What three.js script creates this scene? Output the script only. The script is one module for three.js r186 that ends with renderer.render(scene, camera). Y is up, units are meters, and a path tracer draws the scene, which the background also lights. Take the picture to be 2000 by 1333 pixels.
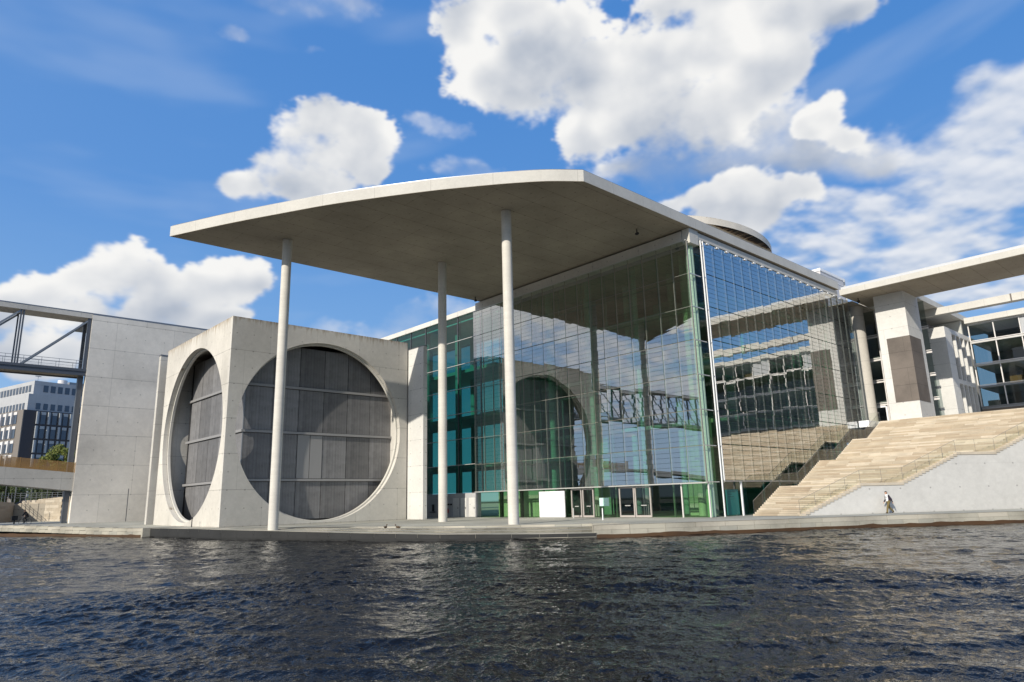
import * as THREE from 'three';
import { mergeGeometries } from 'three/addons/utils/BufferGeometryUtils.js';
import { MarchingCubes } from 'three/addons/objects/MarchingCubes.js';
import { ImprovedNoise } from 'three/addons/math/ImprovedNoise.js';

// ---------------------------------------------------------------- camera, sky, sun, exposure
const R = (d) => (d * Math.PI) / 180;
const scene = new THREE.Scene();
const camera = new THREE.PerspectiveCamera(52.51, 1024 / 682, 0.2, 3000);
{
  const pitch = R(13.02), roll = R(-1.47), yaw = R(42.54);
  const F = new THREE.Vector3(Math.sin(yaw) * Math.cos(pitch), Math.sin(pitch), -Math.cos(yaw) * Math.cos(pitch));
  const R0 = new THREE.Vector3(Math.cos(yaw), 0, Math.sin(yaw)), U0 = new THREE.Vector3().crossVectors(R0, F);
  const X = R0.clone().multiplyScalar(Math.cos(roll)).addScaledVector(U0, Math.sin(roll));
  const Y = U0.clone().multiplyScalar(Math.cos(roll)).addScaledVector(R0, -Math.sin(roll));
  camera.position.set(0, 1.79, 0);
  camera.quaternion.setFromRotationMatrix(new THREE.Matrix4().makeBasis(X, Y, F.clone().negate()));
}
const renderer = new THREE.WebGLRenderer({ antialias: true });
renderer.toneMapping = THREE.LinearToneMapping;
renderer.toneMappingExposure = 1.0;
renderer.shadowMap.enabled = true;

const SUN_AZ = R(167), SUN_EL = R(27.2);                       // azimuth measured from +x towards +z
const sunDir = new THREE.Vector3(Math.cos(SUN_AZ) * Math.cos(SUN_EL), Math.sin(SUN_EL), Math.sin(SUN_AZ) * Math.cos(SUN_EL));
const sun = new THREE.DirectionalLight(new THREE.Color(1, 0.93, 0.82), 5.0);
sun.name = 'sun';
sun.position.copy(sunDir).multiplyScalar(200).add(new THREE.Vector3(50, 0, -50));
sun.target.position.set(50, 0, -50);
sun.castShadow = true;
Object.assign(sun.shadow.camera, { left: -140, right: 140, top: 100, bottom: -100, near: 1, far: 500 });
sun.shadow.mapSize.set(4096, 4096);
scene.add(sun, sun.target);

// ---------------------------------------------------------------- random numbers and noise
function rng(seed) { let a = seed >>> 0; return () => { a = (a + 0x6d2b79f5) | 0; let t = Math.imul(a ^ (a >>> 15), 1 | a); t = (t + Math.imul(t ^ (t >>> 7), 61 | t)) ^ t; return ((t ^ (t >>> 14)) >>> 0) / 4294967296; }; }
const inoise = new ImprovedNoise();                            // a fixed permutation: the same every run
const n3 = (x, y, z) => inoise.noise(x, y, z);
function fbm(x, y, z, oct = 5, gain = 0.5) { let s = 0, a = 1, n = 0; for (let i = 0; i < oct; i++) { s += a * n3(x, y, z); n += a; a *= gain; x = x * 2.03 + 11.3; y = y * 2.03 + 5.1; z = z * 2.03 + 7.7; } return s / n; }
const clamp = (x, a = 0, b = 1) => Math.min(b, Math.max(a, x)), sstep = (x, a, b) => { const t = clamp((x - a) / (b - a)); return t * t * (3 - 2 * t); }, lerp = (a, b, t) => a + (b - a) * t;

// ---------------------------------------------------------------- the sky: air and clouds by direction (azimuth, elevation in degrees)
const CLOUDS = {
  A: [[-51.3, 36.9, 2.9, 3.2], [-48.7, 34, 4.3, 2.8], [-43.9, 34.9, 5.1, 4], [-40.9, 36.9, 3.1, 2.5], [-38.3, 33.8, 4.7, 2.9], [-31.8, 34.1, 5.2, 3.9], [-26, 34.5, 5.3, 3.1], [-20.6, 34.3, 4, 2], [-16.4, 33.8, 2.5, 1.3], [-40.9, 29.5, 3.4, 2.3], [-36.3, 30.2, 4.7, 3], [-31, 29.5, 4.6, 3], [-25.3, 30.4, 3.6, 2.5], [-22.7, 31.6, 2.4, 2.1], [-46.7, 38.6, 4.6, 2.1], [-26.8, 38.1, 8.7, 2], [-46.5, 41.3, 5.6, 2], [-21.5, 36.5, 5, 2.4], [-24, 32.2, 3.4, 2]],
  K: [[-32.2, 26.2, 4.7, 1.6], [-27.5, 26.3, 4.5, 2.1], [-36.6, 26.5, 3.2, 1.1], [-24.8, 27.7, 3.2, 2.2], [-21.3, 24.6, 2.4, 1.5], [-19.6, 23.4, 2.4, 1.5], [-23, 23.6, 2.8, 1.7], [-28.5, 28.5, 6, 2.6], [-24, 26.2, 4.5, 2.2], [-34, 27, 4, 1.6], [-21.5, 24.5, 5, 2.6], [-26, 25, 6, 2.2], [-17.5, 24, 3, 2]],
  B: [[-63.5, 30.1, 2.7, 2.1], [-66.4, 28.8, 2.2, 1.7], [-60.8, 29.2, 2.8, 2.3], [-63.3, 27.2, 4.2, 2.1], [-67.5, 26.4, 2.6, 1.5], [-70.2, 24.4, 2, 1.3], [-64.9, 25.1, 5, 1.6], [-59.8, 26.3, 1.8, 1.2]],
  C: [[-78.2, 17.8, 1.8, 1.6], [-79.9, 16.4, 2.2, 1.4], [-82.3, 15.3, 2.3, 1.6], [-84, 14.1, 2, 1.7], [-75.9, 16.6, 2.7, 1.7], [-72.3, 17, 2.8, 1.9], [-69.7, 17.6, 2.2, 1.8], [-74, 14.5, 4.1, 1.9], [-79, 13.6, 5, 1.8], [-81.9, 11.1, 3.5, 1.8], [-71, 14.4, 2.2, 1.2], [-86.6, 12.6, 2.1, 2]],
  E: [[-19.4, 27.1, 1.4, 1.3], [-21, 26.7, 1.4, 1.1], [-19, 25.3, 1.7, 1.4], [-27.8, 23.4, 2.6, 1.7], [-30.4, 23, 1.7, 1.2], [-25.5, 22.1, 3.3, 1.7], [-28.4, 21.8, 3.4, 1.2], [-33.3, 23.2, 2, 0.8]],
  T: [[-69.1, 37.3, 1.7, 0.8], [-65.6, 37.7, 2.1, 1], [-62, 38.3, 1.8, 1], [-65.2, 34.6, 1, 0.5], [-65.7, 39.5, 4.2, 1.6], [-56.1, 14.8, 3.3, 1.3], [-52.7, 15.9, 2.5, 1.1], [-58.7, 14, 2.5, 0.8], [-52.6, 30.2, 3.6, 1], [-50.8, 27, 3.3, 0.9], [-38.9, 26, 2.8, 1], [-72.6, 34.5, 1.7, 0.6], [-62.8, 14, 2, 1]],
  F: [[-18.2, 20.7, 6.6, 1.6], [-13, 21.3, 4.5, 1.9], [-9.1, 25.4, 3.3, 1.9], [-11, 23.9, 3.5, 1.5], [-14.3, 23.4, 3.7, 1], [-9.9, 19.4, 2.2, 1.7], [-20.2, 18.9, 7.5, 1.7], [-13.7, 16.8, 6.1, 1.6], [-11.2, 13.4, 3.4, 1.4], [-17.2, 15.7, 4.8, 1.5], [-22.2, 17.7, 4.2, 1.5], [-6.2, 21, 3.1, 2.9], [-5.7, 26.4, 2.1, 1.2], [-2, 17, 5, 3]],
};
{ // the same kinds of cloud go on all round the sky
  const r = rng(5);
  for (let i = 0; i < 17; i++) {
    const az = 112 + r() * 150, el = 9 + r() * 34, s = 0.7 + r() * 0.9, k = r() < 0.6 ? 'G' : 'F';
    for (let j = 0, n = 5 + r() * 6; j < n; j++) (CLOUDS[k] ??= []).push([az + (r() - 0.5) * 11 * s, el + (r() - 0.45) * 4.5 * s, (2 + r() * 3) * s, (1.3 + r() * 1.5) * s]);
  }
}
for (let i = 0; i < 44; i++) CLOUDS.F.push([186 + (i * 37) % 72, 5 + (i * 11) % 37, 5.5 + i % 4, 2.6 + (i % 3) * 0.7]);
function cloudField(list) {                                    // a smooth union of ellipses, from a grid of what lies near
  const cell = 6, bins = new Map();
  for (const b of list) for (let i = Math.floor((b[0] - b[2] * 2.6 - 8) / cell); i <= Math.floor((b[0] + b[2] * 2.6 + 8) / cell); i++) { const k = ((i % 60) + 60) % 60; if (!bins.has(k)) bins.set(k, []); bins.get(k).push(b); }
  return (az, el) => {
    const near = bins.get(((Math.floor(az / cell) % 60) + 60) % 60);
    if (!near) return -3;
    const ce = Math.cos(R(el)); let s = 0, best = -3;
    for (const b of near) {
      let da = az - b[0]; da -= 360 * Math.round(da / 360); da *= ce;
      const q = (da / b[2]) ** 2 + ((el - b[1]) / b[3]) ** 2;
      if (q < 6) { const v = 1 - q; if (v > best) best = v; s += Math.exp(3.2 * v); }
    }
    return s > 0 ? Math.max(best, Math.log(s) / 3.2) : -3;
  };
}
const FIELD = Object.fromEntries(Object.keys(CLOUDS).map((k) => [k, cloudField(CLOUDS[k])]));
function skyTexture(W = 2048, H = 2048) {
  const data = new Float32Array(W * H * 4);
  const air = [[0, 0.42, 0.60, 0.83], [5, 0.32, 0.53, 0.81], [12, 0.2, 0.41, 0.755], [22, 0.11, 0.3, 0.685], [34, 0.076, 0.25, 0.63], [55, 0.045, 0.2, 0.58], [90, 0.03, 0.15, 0.48]];
  const out = [0, 0, 0];
  for (let row = 0; row < H; row++) {
    const el = ((row + 0.5) / H - 0.5) * 180;
    for (let col = 0; col < W; col++) {
      const o = (row * W + col) * 4;
      if (el < -1) { data[o] = 0.1; data[o + 1] = 0.11; data[o + 2] = 0.11; data[o + 3] = 1; continue; }
      const e = Math.max(el, 0), a = ((col + 0.5) / W - 0.5) * 360;
      const ce = Math.cos(R(e)), dx = Math.cos(R(a)) * ce, dz = Math.sin(R(a)) * ce, dy = Math.sin(R(e));
      let k = 0; while (k < air.length - 2 && air[k + 1][0] < e) k++;
      const t = clamp((e - air[k][0]) / (air[k + 1][0] - air[k][0])), mu = dx * sunDir.x + dy * sunDir.y + dz * sunDir.z;
      const glow = 0.3 * Math.pow(clamp((mu + 1) / 2), 14);
      const haze = 0.4 * Math.pow(clamp((mu + 1) / 2), 3.6);
      for (let c = 0; c < 3; c++) out[c] = lerp(air[k][c + 1], air[k + 1][c + 1], t) * (1 + glow) * (1 - haze) + haze * [0.86, 0.87, 0.86][c];
      // thin high streaks
      const st = fbm(dx * 3.2 + dz * 2 + 4, dy * 15 - dz * 3.5, dz * 1.7 + 9, 4), veil = 0.17 * sstep(st, 0.02, 0.5);
      for (let c = 0; c < 3; c++) out[c] = lerp(out[c], [0.62, 0.72, 0.86][c], veil);
      if (e < 62) {
        const wx = fbm(dx * 9, dy * 9, dz * 9, 3), wy = fbm(dx * 9 + 31, dy * 9 + 17, dz * 9, 3);
        const A = a + wx * 2.4 / Math.max(ce, 0.3), E = e + wy * 1.9;
        const layer = (f, grey, soft, thin, rough) => {
          const d0 = f(A, E); if (d0 < -1.3) return;
          const big = fbm(dx * 16 + 3, dy * 16, dz * 16, 7, 0.6), billow = 1 - Math.abs(fbm(dx * 26 + 8, dy * 26, dz * 26 + 2, 5, 0.62)) * 3.4;
          const amp = 1 - 0.55 * sstep(d0, 0.25, 1.0), d = d0 + amp * (rough * big * 2.3 + 0.42 * (billow - 0.45));
          if (d <= 0) return;
          const slow = fbm(dx * 6.5 + 21, dy * 8, dz * 6.5 + 5, 3), fu = f(A - 0.9, E + 1.25), fine = big - fbm(dx * 16 + 3, (dy + 0.012) * 16, (dz - 0.006) * 16, 4, 0.55), relief = fbm(dx * 8.5 + 13, dy * 8.5, dz * 8.5 + 4, 3) - fbm(dx * 8.5 + 13, (dy + 0.034) * 8.5, (dz - 0.018) * 8.5 + 4, 3), under = d0 - f(A, E - 1.7);
          const alpha = sstep(d, 0.0, soft * (1 + 2.4 * clamp(slow * 1.6 + 0.1) + 1.8 * clamp(fu - d0, 0, 1))) * thin;
          const lit = clamp(0.97 - grey * sstep(d0 + 1.5 * slow + 0.6 * big, 0.1, 1.1) + 0.95 * clamp(relief, -0.45, 0.35) + 0.42 * clamp(fine, -0.35, 0.3) + 0.1 * clamp(d0 - fu, -1, 1) - 0.26 * clamp(under * 0.8));
          const white = [0.93, 0.925, 0.91], shade = [0.43, 0.485, 0.58];
          for (let c = 0; c < 3; c++) out[c] = lerp(out[c], lerp(shade[c], white[c], lit), alpha);
        };
        // a patchy layer of small clouds seen at a slant
        const df = FIELD.F(A, E);
        if (df > -1.4) {
          const s = 2.0 / (dy + 0.12), px = dx * s, pz = dz * s;
          const p = fbm(px * 2.1 + pz * 0.6 + 2, pz * 2.7 - px * 0.5, 1.5, 7, 0.54), q = fbm(px * 2.1 + pz * 0.6 + 1.88, pz * 2.7 - px * 0.5 + 0.1, 1.5, 4, 0.54);
          const alpha = sstep(p + 0.3 * clamp(df, -1.4, 0.9) + 0.08, -0.06, 0.42) * 0.86, lit = clamp(0.58 + (p - q) * 1.9 + p * 0.3);
          for (let c = 0; c < 3; c++) out[c] = lerp(out[c], lerp([0.5, 0.58, 0.72][c], [0.87, 0.88, 0.9][c], lit), alpha);
        }
        layer(FIELD.T, 0.1, 1.9, 0.5, 1.7);
        layer(FIELD.K, 0.8, 1.1, 0.92, 0.7);
        layer(FIELD.A, 0.5, 0.5, 1, 0.85);
        layer(FIELD.E, 0.27, 0.36, 1, 0.75);
        layer(FIELD.C, 0.4, 0.4, 1, 0.75);
        layer(FIELD.B, 0.26, 0.36, 1, 0.75);
        if (FIELD.G) layer(FIELD.G, 0.3, 0.28, 1, 0.75);
      }
      data[o] = out[0]; data[o + 1] = out[1]; data[o + 2] = out[2]; data[o + 3] = 1;
    }
  }
  const t = new THREE.DataTexture(data, W, H, THREE.RGBAFormat, THREE.FloatType);
  t.mapping = THREE.EquirectangularReflectionMapping;
  t.colorSpace = THREE.LinearSRGBColorSpace;
  t.magFilter = THREE.LinearFilter; t.minFilter = THREE.LinearFilter; t.wrapS = THREE.RepeatWrapping;
  t.needsUpdate = true;
  return t;
}
scene.background = skyTexture();
scene.environment = scene.background;

// ---------------------------------------------------------------- helpers
const used = new Map(), originOf = new WeakMap(), tileOf = new WeakMap();
function numbered(name) { const k = used.get(name) ?? 0; used.set(name, k + 1); return k ? name + '_' + String(k).padStart(3, '0') : name; }
function thing(name, label, category, p = [0, 0, 0], group) {
  const o = new THREE.Group(); o.name = numbered(name); o.position.set(...p); originOf.set(o, new THREE.Vector3(...p)); scene.add(o);
  o.userData = { label, category }; if (group) o.userData.group = group;
  return o;
}
function boxUV(g, tile) {
  const p = g.attributes.position, n = g.attributes.normal, uv = new Float32Array(p.count * 2);
  for (let i = 0; i < p.count; i++) {
    const x = p.getX(i), y = p.getY(i), z = p.getZ(i), ax = Math.abs(n.getX(i)), ay = Math.abs(n.getY(i)), az = Math.abs(n.getZ(i));
    let u, v; if (ay >= ax && ay >= az) { u = x; v = z; } else if (ax > az) { u = z; v = y; } else { u = x; v = y; }
    uv[2 * i] = u / tile; uv[2 * i + 1] = v / tile;
  }
  g.setAttribute('uv', new THREE.BufferAttribute(uv, 2));
  return g;
}
const plain = (g) => { g = g.index ? g.toNonIndexed() : g; for (const k of Object.keys(g.attributes)) if (!['position', 'normal', 'uv'].includes(k)) g.deleteAttribute(k); g.morphAttributes = {}; return g; };
// geometries in world metres become one mesh under parent, which stands at its own origin
function mesh(name, geos, mat, parent, keepUV = false) {
  let list = [].concat(geos).map((g) => plain(g.clone ? g.clone() : g));
  if (list.some((g) => !g.attributes.uv)) list.forEach((g) => g.attributes.uv || boxUV(g, 1));
  let g = list.length > 1 ? mergeGeometries(list) : list[0];
  if (!keepUV) boxUV(g, tileOf.get(mat) ?? 1);
  const o = parent && originOf.get(parent);
  if (o) g.translate(-o.x, -o.y, -o.z);
  const m = new THREE.Mesh(g, mat); m.name = parent ? name : numbered(name); m.castShadow = m.receiveShadow = true;
  (parent ?? scene).add(m);
  if (o) originOf.set(m, o);
  return m;
}
const partCount = new WeakMap();
function part(name, geos, mat, parent, keepUV) {               // a part: repeats under one parent get numbers
  const c = partCount.get(parent) ?? partCount.set(parent, new Map()).get(parent), k = c.get(name) ?? 0; c.set(name, k + 1);
  return mesh(k ? name + '_' + String(k).padStart(3, '0') : name, geos, mat, parent, keepUV);
}
function grp(name, parent) { const c = partCount.get(parent) ?? partCount.set(parent, new Map()).get(parent), k = c.get(name) ?? 0; c.set(name, k + 1); const o = new THREE.Group(); o.name = k ? name + '_' + String(k).padStart(3, '0') : name; parent.add(o); originOf.set(o, originOf.get(parent)); return o; }
function structure(name, geos, mat, keepUV) { const m = mesh(name, geos, mat, null, keepUV); m.userData = { kind: 'structure' }; return m; }
function tag(m, label, category, group) { m.userData = { label, category }; if (group) m.userData.group = group; return m; }
const box = (x0, x1, y0, y1, z0, z1) => new THREE.BoxGeometry(x1 - x0, y1 - y0, z1 - z0).translate((x0 + x1) / 2, (y0 + y1) / 2, (z0 + z1) / 2);
const cyl = (x, z, r, y0, y1, seg = 32, r2 = r) => new THREE.CylinderGeometry(r2, r, y1 - y0, seg, 1).translate(x, (y0 + y1) / 2, z);
function bar(a, b, w, h = w, round = false) {                  // a straight bar from a to b
  const A = new THREE.Vector3(...a), B = new THREE.Vector3(...b), d = B.clone().sub(A), L = d.length();
  const g = round ? new THREE.CylinderGeometry(w / 2, w / 2, L, 10).rotateX(Math.PI / 2) : new THREE.BoxGeometry(w, h, L);
  const z = d.normalize(), up = Math.abs(z.y) > 0.98 ? new THREE.Vector3(1, 0, 0) : new THREE.Vector3(0, 1, 0), x = new THREE.Vector3().crossVectors(up, z).normalize(), y = new THREE.Vector3().crossVectors(z, x);
  return g.applyMatrix4(new THREE.Matrix4().makeBasis(x, y, z).setPosition(A.add(B).multiplyScalar(0.5)));
}
function slab(points, y0, y1) {                                // a horizontal slab over plan points [x, z]
  const s = new THREE.Shape(points.map(([x, z]) => new THREE.Vector2(x, -z)));
  return new THREE.ExtrudeGeometry(s, { depth: y1 - y0, bevelEnabled: false }).rotateX(-Math.PI / 2).translate(0, y0, 0);
}
function quad(a, b, c, d) {                                    // a, b, c, d counter-clockwise seen from the front
  const g = new THREE.BufferGeometry(), P = [a, b, c, a, c, d].flat(), n = new THREE.Vector3().subVectors(new THREE.Vector3(...b), new THREE.Vector3(...a)).cross(new THREE.Vector3().subVectors(new THREE.Vector3(...c), new THREE.Vector3(...a))).normalize();
  g.setAttribute('position', new THREE.BufferAttribute(new Float32Array(P), 3));
  g.setAttribute('normal', new THREE.BufferAttribute(new Float32Array([n, n, n, n, n, n].flatMap((v) => [v.x, v.y, v.z])), 3));
  return g;
}

// ---------------------------------------------------------------- textures: grain, stains and formwork marks, computed
function dataTex(n, fn, srgb = true, m = n) {
  const d = new Uint8Array(n * m * 4);
  for (let y = 0; y < m; y++) for (let x = 0; x < n; x++) { const v = fn(x / n, y / m, x, y), o = (y * n + x) * 4; for (let c = 0; c < 3; c++) d[o + c] = clamp(Array.isArray(v) ? v[c] : v) * 255; d[o + 3] = 255; }
  const t = new THREE.DataTexture(d, n, m); t.wrapS = t.wrapT = THREE.RepeatWrapping; t.magFilter = THREE.LinearFilter; t.minFilter = THREE.LinearMipmapLinearFilter; t.generateMipmaps = true;
  if (srgb) t.colorSpace = THREE.SRGBColorSpace; t.needsUpdate = true; return t;
}
function lattice(seed, n) { const r = rng(seed), a = Float32Array.from({ length: n * n }, r); return (u, v) => { const x = u * n, y = v * n, i = Math.floor(x), j = Math.floor(y), f = x - i, g = y - j, s = f * f * (3 - 2 * f), t = g * g * (3 - 2 * g), at = (p, q) => a[(((q % n) + n) % n) * n + (((p % n) + n) % n)]; return lerp(lerp(at(i, j), at(i + 1, j), s), lerp(at(i, j + 1), at(i + 1, j + 1), s), t) - 0.5; }; }
function tiling(seed, base, oct, gain = 0.55) { const L = []; for (let i = 0; i < oct; i++) L.push(lattice(seed + i * 7, base * 2 ** i)); return (u, v) => { let s = 0, a = 1, n = 0; for (const f of L) { s += a * f(u, v); n += a; a *= gain; } return s / n; }; }
const srgbOf = (l) => (l <= 0.0031308 ? 12.92 * l : 1.055 * l ** (1 / 2.4) - 0.055);
// cast concrete: cloudy tone, small pits, faint joints of the formwork every `bh` metres up and `bw` metres along, tie holes
function concreteMap({ size = 12, n = 1024, seed = 1, bh = 3, bw = 4, joint = 0.86, cloud = 0.3, streak = 0, topY = 1, tint = [1, 1, 1], ties = true, wear = null }) {
  const big = tiling(seed, 3, 6), fine = tiling(seed + 50, 64, 4, 0.8), drip = lattice(seed + 90, 160), drip2 = lattice(seed + 91, 60), r = rng(seed), off = Array.from({ length: 64 }, () => r()), tone = Array.from({ length: 256 }, () => r());
  return dataTex(n, (u, v) => {
    const X = u * size, Y = v * size, row = Math.floor(Y / bh), bx = X / bw + Math.floor(off[row & 63] * 2) * 0.5, fy = (Y / bh - row) * bh, fx = (bx - Math.floor(bx)) * bw, cell = tone[(row * 17 + ((Math.floor(bx) % Math.round(size / bw)) + 9) * 5) & 255];
    let c = 0.84 + 1.5 * cloud * big(u, v) + 0.16 * fine(u, v) + 0.045 * (cell - 0.5);
    const px = size / n, jw = Math.max(px * 1.3, 0.05);
    if (joint < 1) { if (fy < jw) c *= joint - (joint < 0.95 ? 0.12 : 0); else if (fy < jw + px * 1.5) c *= 0.5 + joint / 2; if (fx < jw && joint < 0.95) c *= 0.4 + joint / 2; }
    if (ties) { const tx = ((X / (bw / 3)) % 1) * (bw / 3), ty = ((Y / (bh / 2) + 0.5) % 1) * (bh / 2); if (Math.hypot(tx - bw / 6, ty - bh / 4) < 0.07) c *= 0.6; }
    let rust = 0;
    if (streak) { const len = (0.25 + 2.1 * Math.max(0, drip(u, 0.3) + 0.25) ** 1.6 + 1.2 * Math.max(0, drip2(u, 0.7))) * streak, depth = topY * size - Y; if (depth < len) rust = (1 - depth / len) * clamp(0.55 + drip(u, 0.6)); }
    if (wear) c *= wear(X, Y, big(u, v));
    return [0, 1, 2].map((k) => srgbOf(clamp(c) * tint[k] * (1 - rust * [0.5, 0.6, 0.72][k])));
  });
}
const std = (o, tile) => { const m = new THREE.MeshStandardMaterial(o); if (tile) tileOf.set(m, tile); return m; };
const lin = (r, g, b) => new THREE.Color().setRGB(r, g, b);
const grainBump = dataTex(512, (() => { const a = tiling(300, 32, 4, 0.75); return (u, v) => 0.5 + 0.8 * a(u, v); })(), false);
const concreteA = concreteMap({ seed: 3, size: 12, bh: 3, bw: 6, cloud: 0.24 });
const concreteB = concreteMap({ seed: 21, size: 16, bh: 4, bw: 5.33, cloud: 0.42, joint: 0.84 });
const M = {
  concrete: std({ map: concreteA, bumpMap: grainBump, bumpScale: 0.012, color: lin(0.62, 0.585, 0.52), roughness: 0.9 }, 12),
  wall: std({ map: concreteB, bumpMap: grainBump, bumpScale: 0.012, color: lin(0.6, 0.575, 0.52), roughness: 0.92 }, 16),
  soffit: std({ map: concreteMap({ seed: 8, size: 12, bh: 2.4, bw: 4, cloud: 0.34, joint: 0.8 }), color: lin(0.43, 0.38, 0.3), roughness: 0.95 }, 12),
  fascia: std({ map: concreteMap({ seed: 31, size: 8, bh: 4, bw: 4, cloud: 0.16, ties: false }), color: lin(0.66, 0.635, 0.57), roughness: 0.88 }, 8),
  white: std({ map: concreteMap({ seed: 44, size: 12, bh: 3, bw: 6, cloud: 0.2, joint: 0.92 }), bumpMap: grainBump, bumpScale: 0.01, color: lin(0.72, 0.71, 0.67), roughness: 0.9 }, 12),
  dark: std({ map: concreteMap({ seed: 55, size: 8, bh: 2, bw: 8, cloud: 0.5, joint: 0.8, ties: false }), color: lin(0.17, 0.145, 0.125), roughness: 0.85 }, 8),
  column: std({ map: concreteMap({ seed: 61, size: 6, bh: 0.3, bw: 6, cloud: 0.2, joint: 0.97, ties: false }), color: lin(0.7, 0.665, 0.59), roughness: 0.85 }, 6),
  steel: std({ color: lin(0.09, 0.1, 0.115), roughness: 0.5, metalness: 0.3 }),
  grey: std({ color: lin(0.25, 0.26, 0.27), roughness: 0.45, metalness: 0.4 }),
  capping: std({ color: lin(0.2, 0.21, 0.23), roughness: 0.4, metalness: 0.6 }),
  alu: std({ color: lin(0.56, 0.55, 0.52), roughness: 0.38, metalness: 0.35 }),
  mull: std({ color: lin(0.3, 0.285, 0.25), roughness: 0.5, metalness: 0.3 }),
  doorFrame: std({ color: lin(0.42, 0.38, 0.35), roughness: 0.5 }),
  paleFrame: std({ color: lin(0.66, 0.63, 0.6), roughness: 0.5 }),
  inner: std({ map: concreteA, color: lin(0.62, 0.62, 0.56), roughness: 0.9 }, 12),
  floor: std({ color: lin(0.22, 0.22, 0.2), roughness: 0.6 }),
  black: std({ color: lin(0.015, 0.015, 0.017), roughness: 0.6 }),
  white2: std({ color: lin(0.8, 0.8, 0.8), roughness: 0.6 }),
  bronze: std({ color: lin(0.36, 0.2, 0.065), roughness: 0.45, metalness: 0.3 }),
};
const glassOf = (c, ior, rough = 0, metal = 0) => new THREE.MeshPhysicalMaterial({ color: lin(...c), roughness: rough, metalness: metal, transmission: 1, thickness: 0, ior });
const G = {
  louvre: glassOf([0.82, 0.93, 0.9], 4.7),
  side: glassOf([0.6, 0.68, 0.7], 7),
  green: glassOf([0.46, 0.68, 0.44], 1.5),
  teal: glassOf([0.14, 0.45, 0.39], 1.6),
  hall: glassOf([0.38, 0.74, 0.57], 1.5),
  office: glassOf([0.4, 0.46, 0.44], 1.6),
  rail: glassOf([0.92, 0.94, 0.9], 1.4),
};

// ---------------------------------------------------------------- river: one sheet of waves
const WATER = -0.9;
{
  const r = rng(77), waves = [];
  for (let i = 0; i < 64; i++) {
    const L = 0.17 * 26 ** Math.pow(r(), 1.35), dir = R(-52 + (r() - 0.5) * 130) + (r() < 0.18 ? Math.PI / 2 : 0);
    waves.push([Math.cos(dir) * 2 * Math.PI / L, Math.sin(dir) * 2 * Math.PI / L, r() * 6.283, 0.0058 * Math.pow(L, 0.8), L]);
  }
  const height = (x, z, cell) => {
    const g = 0.55 + 0.9 * clamp(0.5 + fbm(x * 0.11, 3, z * 0.11, 2) * 1.4); let h = 0;
    const wx = x + 0.9 * n3(x * 0.35, 1, z * 0.35), wz = z + 0.9 * n3(x * 0.35, 9, z * 0.35);
    for (const [kx, kz, ph, a, L] of waves) { if (L < cell * 3) continue; const s = 0.5 + 0.5 * Math.sin(kx * wx + kz * wz + ph); h += a * (1.7 * s ** 1.8 - 0.6); }
    if (cell < 0.12) h += 0.012 * fbm(x * 2.6, 4, z * 2.6, 3) ;
    return WATER + h * g;
  };
  const sheet = (x0, x1, z0, z1, cell, skip) => {
    const nx = Math.round((x1 - x0) / cell), nz = Math.round((z1 - z0) / cell), pos = new Float32Array((nx + 1) * (nz + 1) * 3), idx = [];
    for (let j = 0, o = 0; j <= nz; j++) for (let i = 0; i <= nx; i++, o += 3) { const x = x0 + i * cell, z = z0 + j * cell; pos[o] = x; pos[o + 1] = height(x, z, cell); pos[o + 2] = z; }
    for (let j = 0; j < nz; j++) for (let i = 0; i < nx; i++) {
      const x = x0 + (i + 0.5) * cell, z = z0 + (j + 0.5) * cell; if (skip(x, z)) continue;
      const a = j * (nx + 1) + i, b = a + 1, c = a + nx + 1, d = c + 1; idx.push(a, c, b, b, c, d);
    }
    const g = new THREE.BufferGeometry(); g.setAttribute('position', new THREE.BufferAttribute(pos, 3)); g.setIndex(idx); g.computeVertexNormals(); return g;
  };
  const geos = [
    sheet(0, 27, -27, 0, 0.046, (x, z) => x - z < 7),
    sheet(-12, 84, -108, 12, 0.16, (x, z) => (x > 0 && x < 27 && z > -27 && z < 0)),
    sheet(-76, 84, -420, 260, 4, (x, z) => x > -12 && x < 84 && z > -108 && z < 12),
  ];
  const g = mergeGeometries(geos.map((q) => { const c = q; const uv = new Float32Array(c.attributes.position.count * 2); for (let i = 0; i < c.attributes.position.count; i++) { uv[2 * i] = c.attributes.position.getX(i) / 3.7; uv[2 * i + 1] = c.attributes.position.getZ(i) / 3.7; } c.setAttribute('uv', new THREE.BufferAttribute(uv, 2)); return c; }));
  const rip = tiling(400, 12, 5, 0.6);
  const m = new THREE.MeshPhysicalMaterial({ color: lin(0.004, 0.004, 0.004), roughness: 0.03, ior: 1.33, bumpMap: dataTex(1024, (u, v) => 0.5 + 0.9 * rip(u, v), false), bumpScale: 0.08 });
  const w = new THREE.Mesh(g, m); w.name = 'water'; w.receiveShadow = true; w.userData = { kind: 'structure' }; scene.add(w);
}

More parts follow.
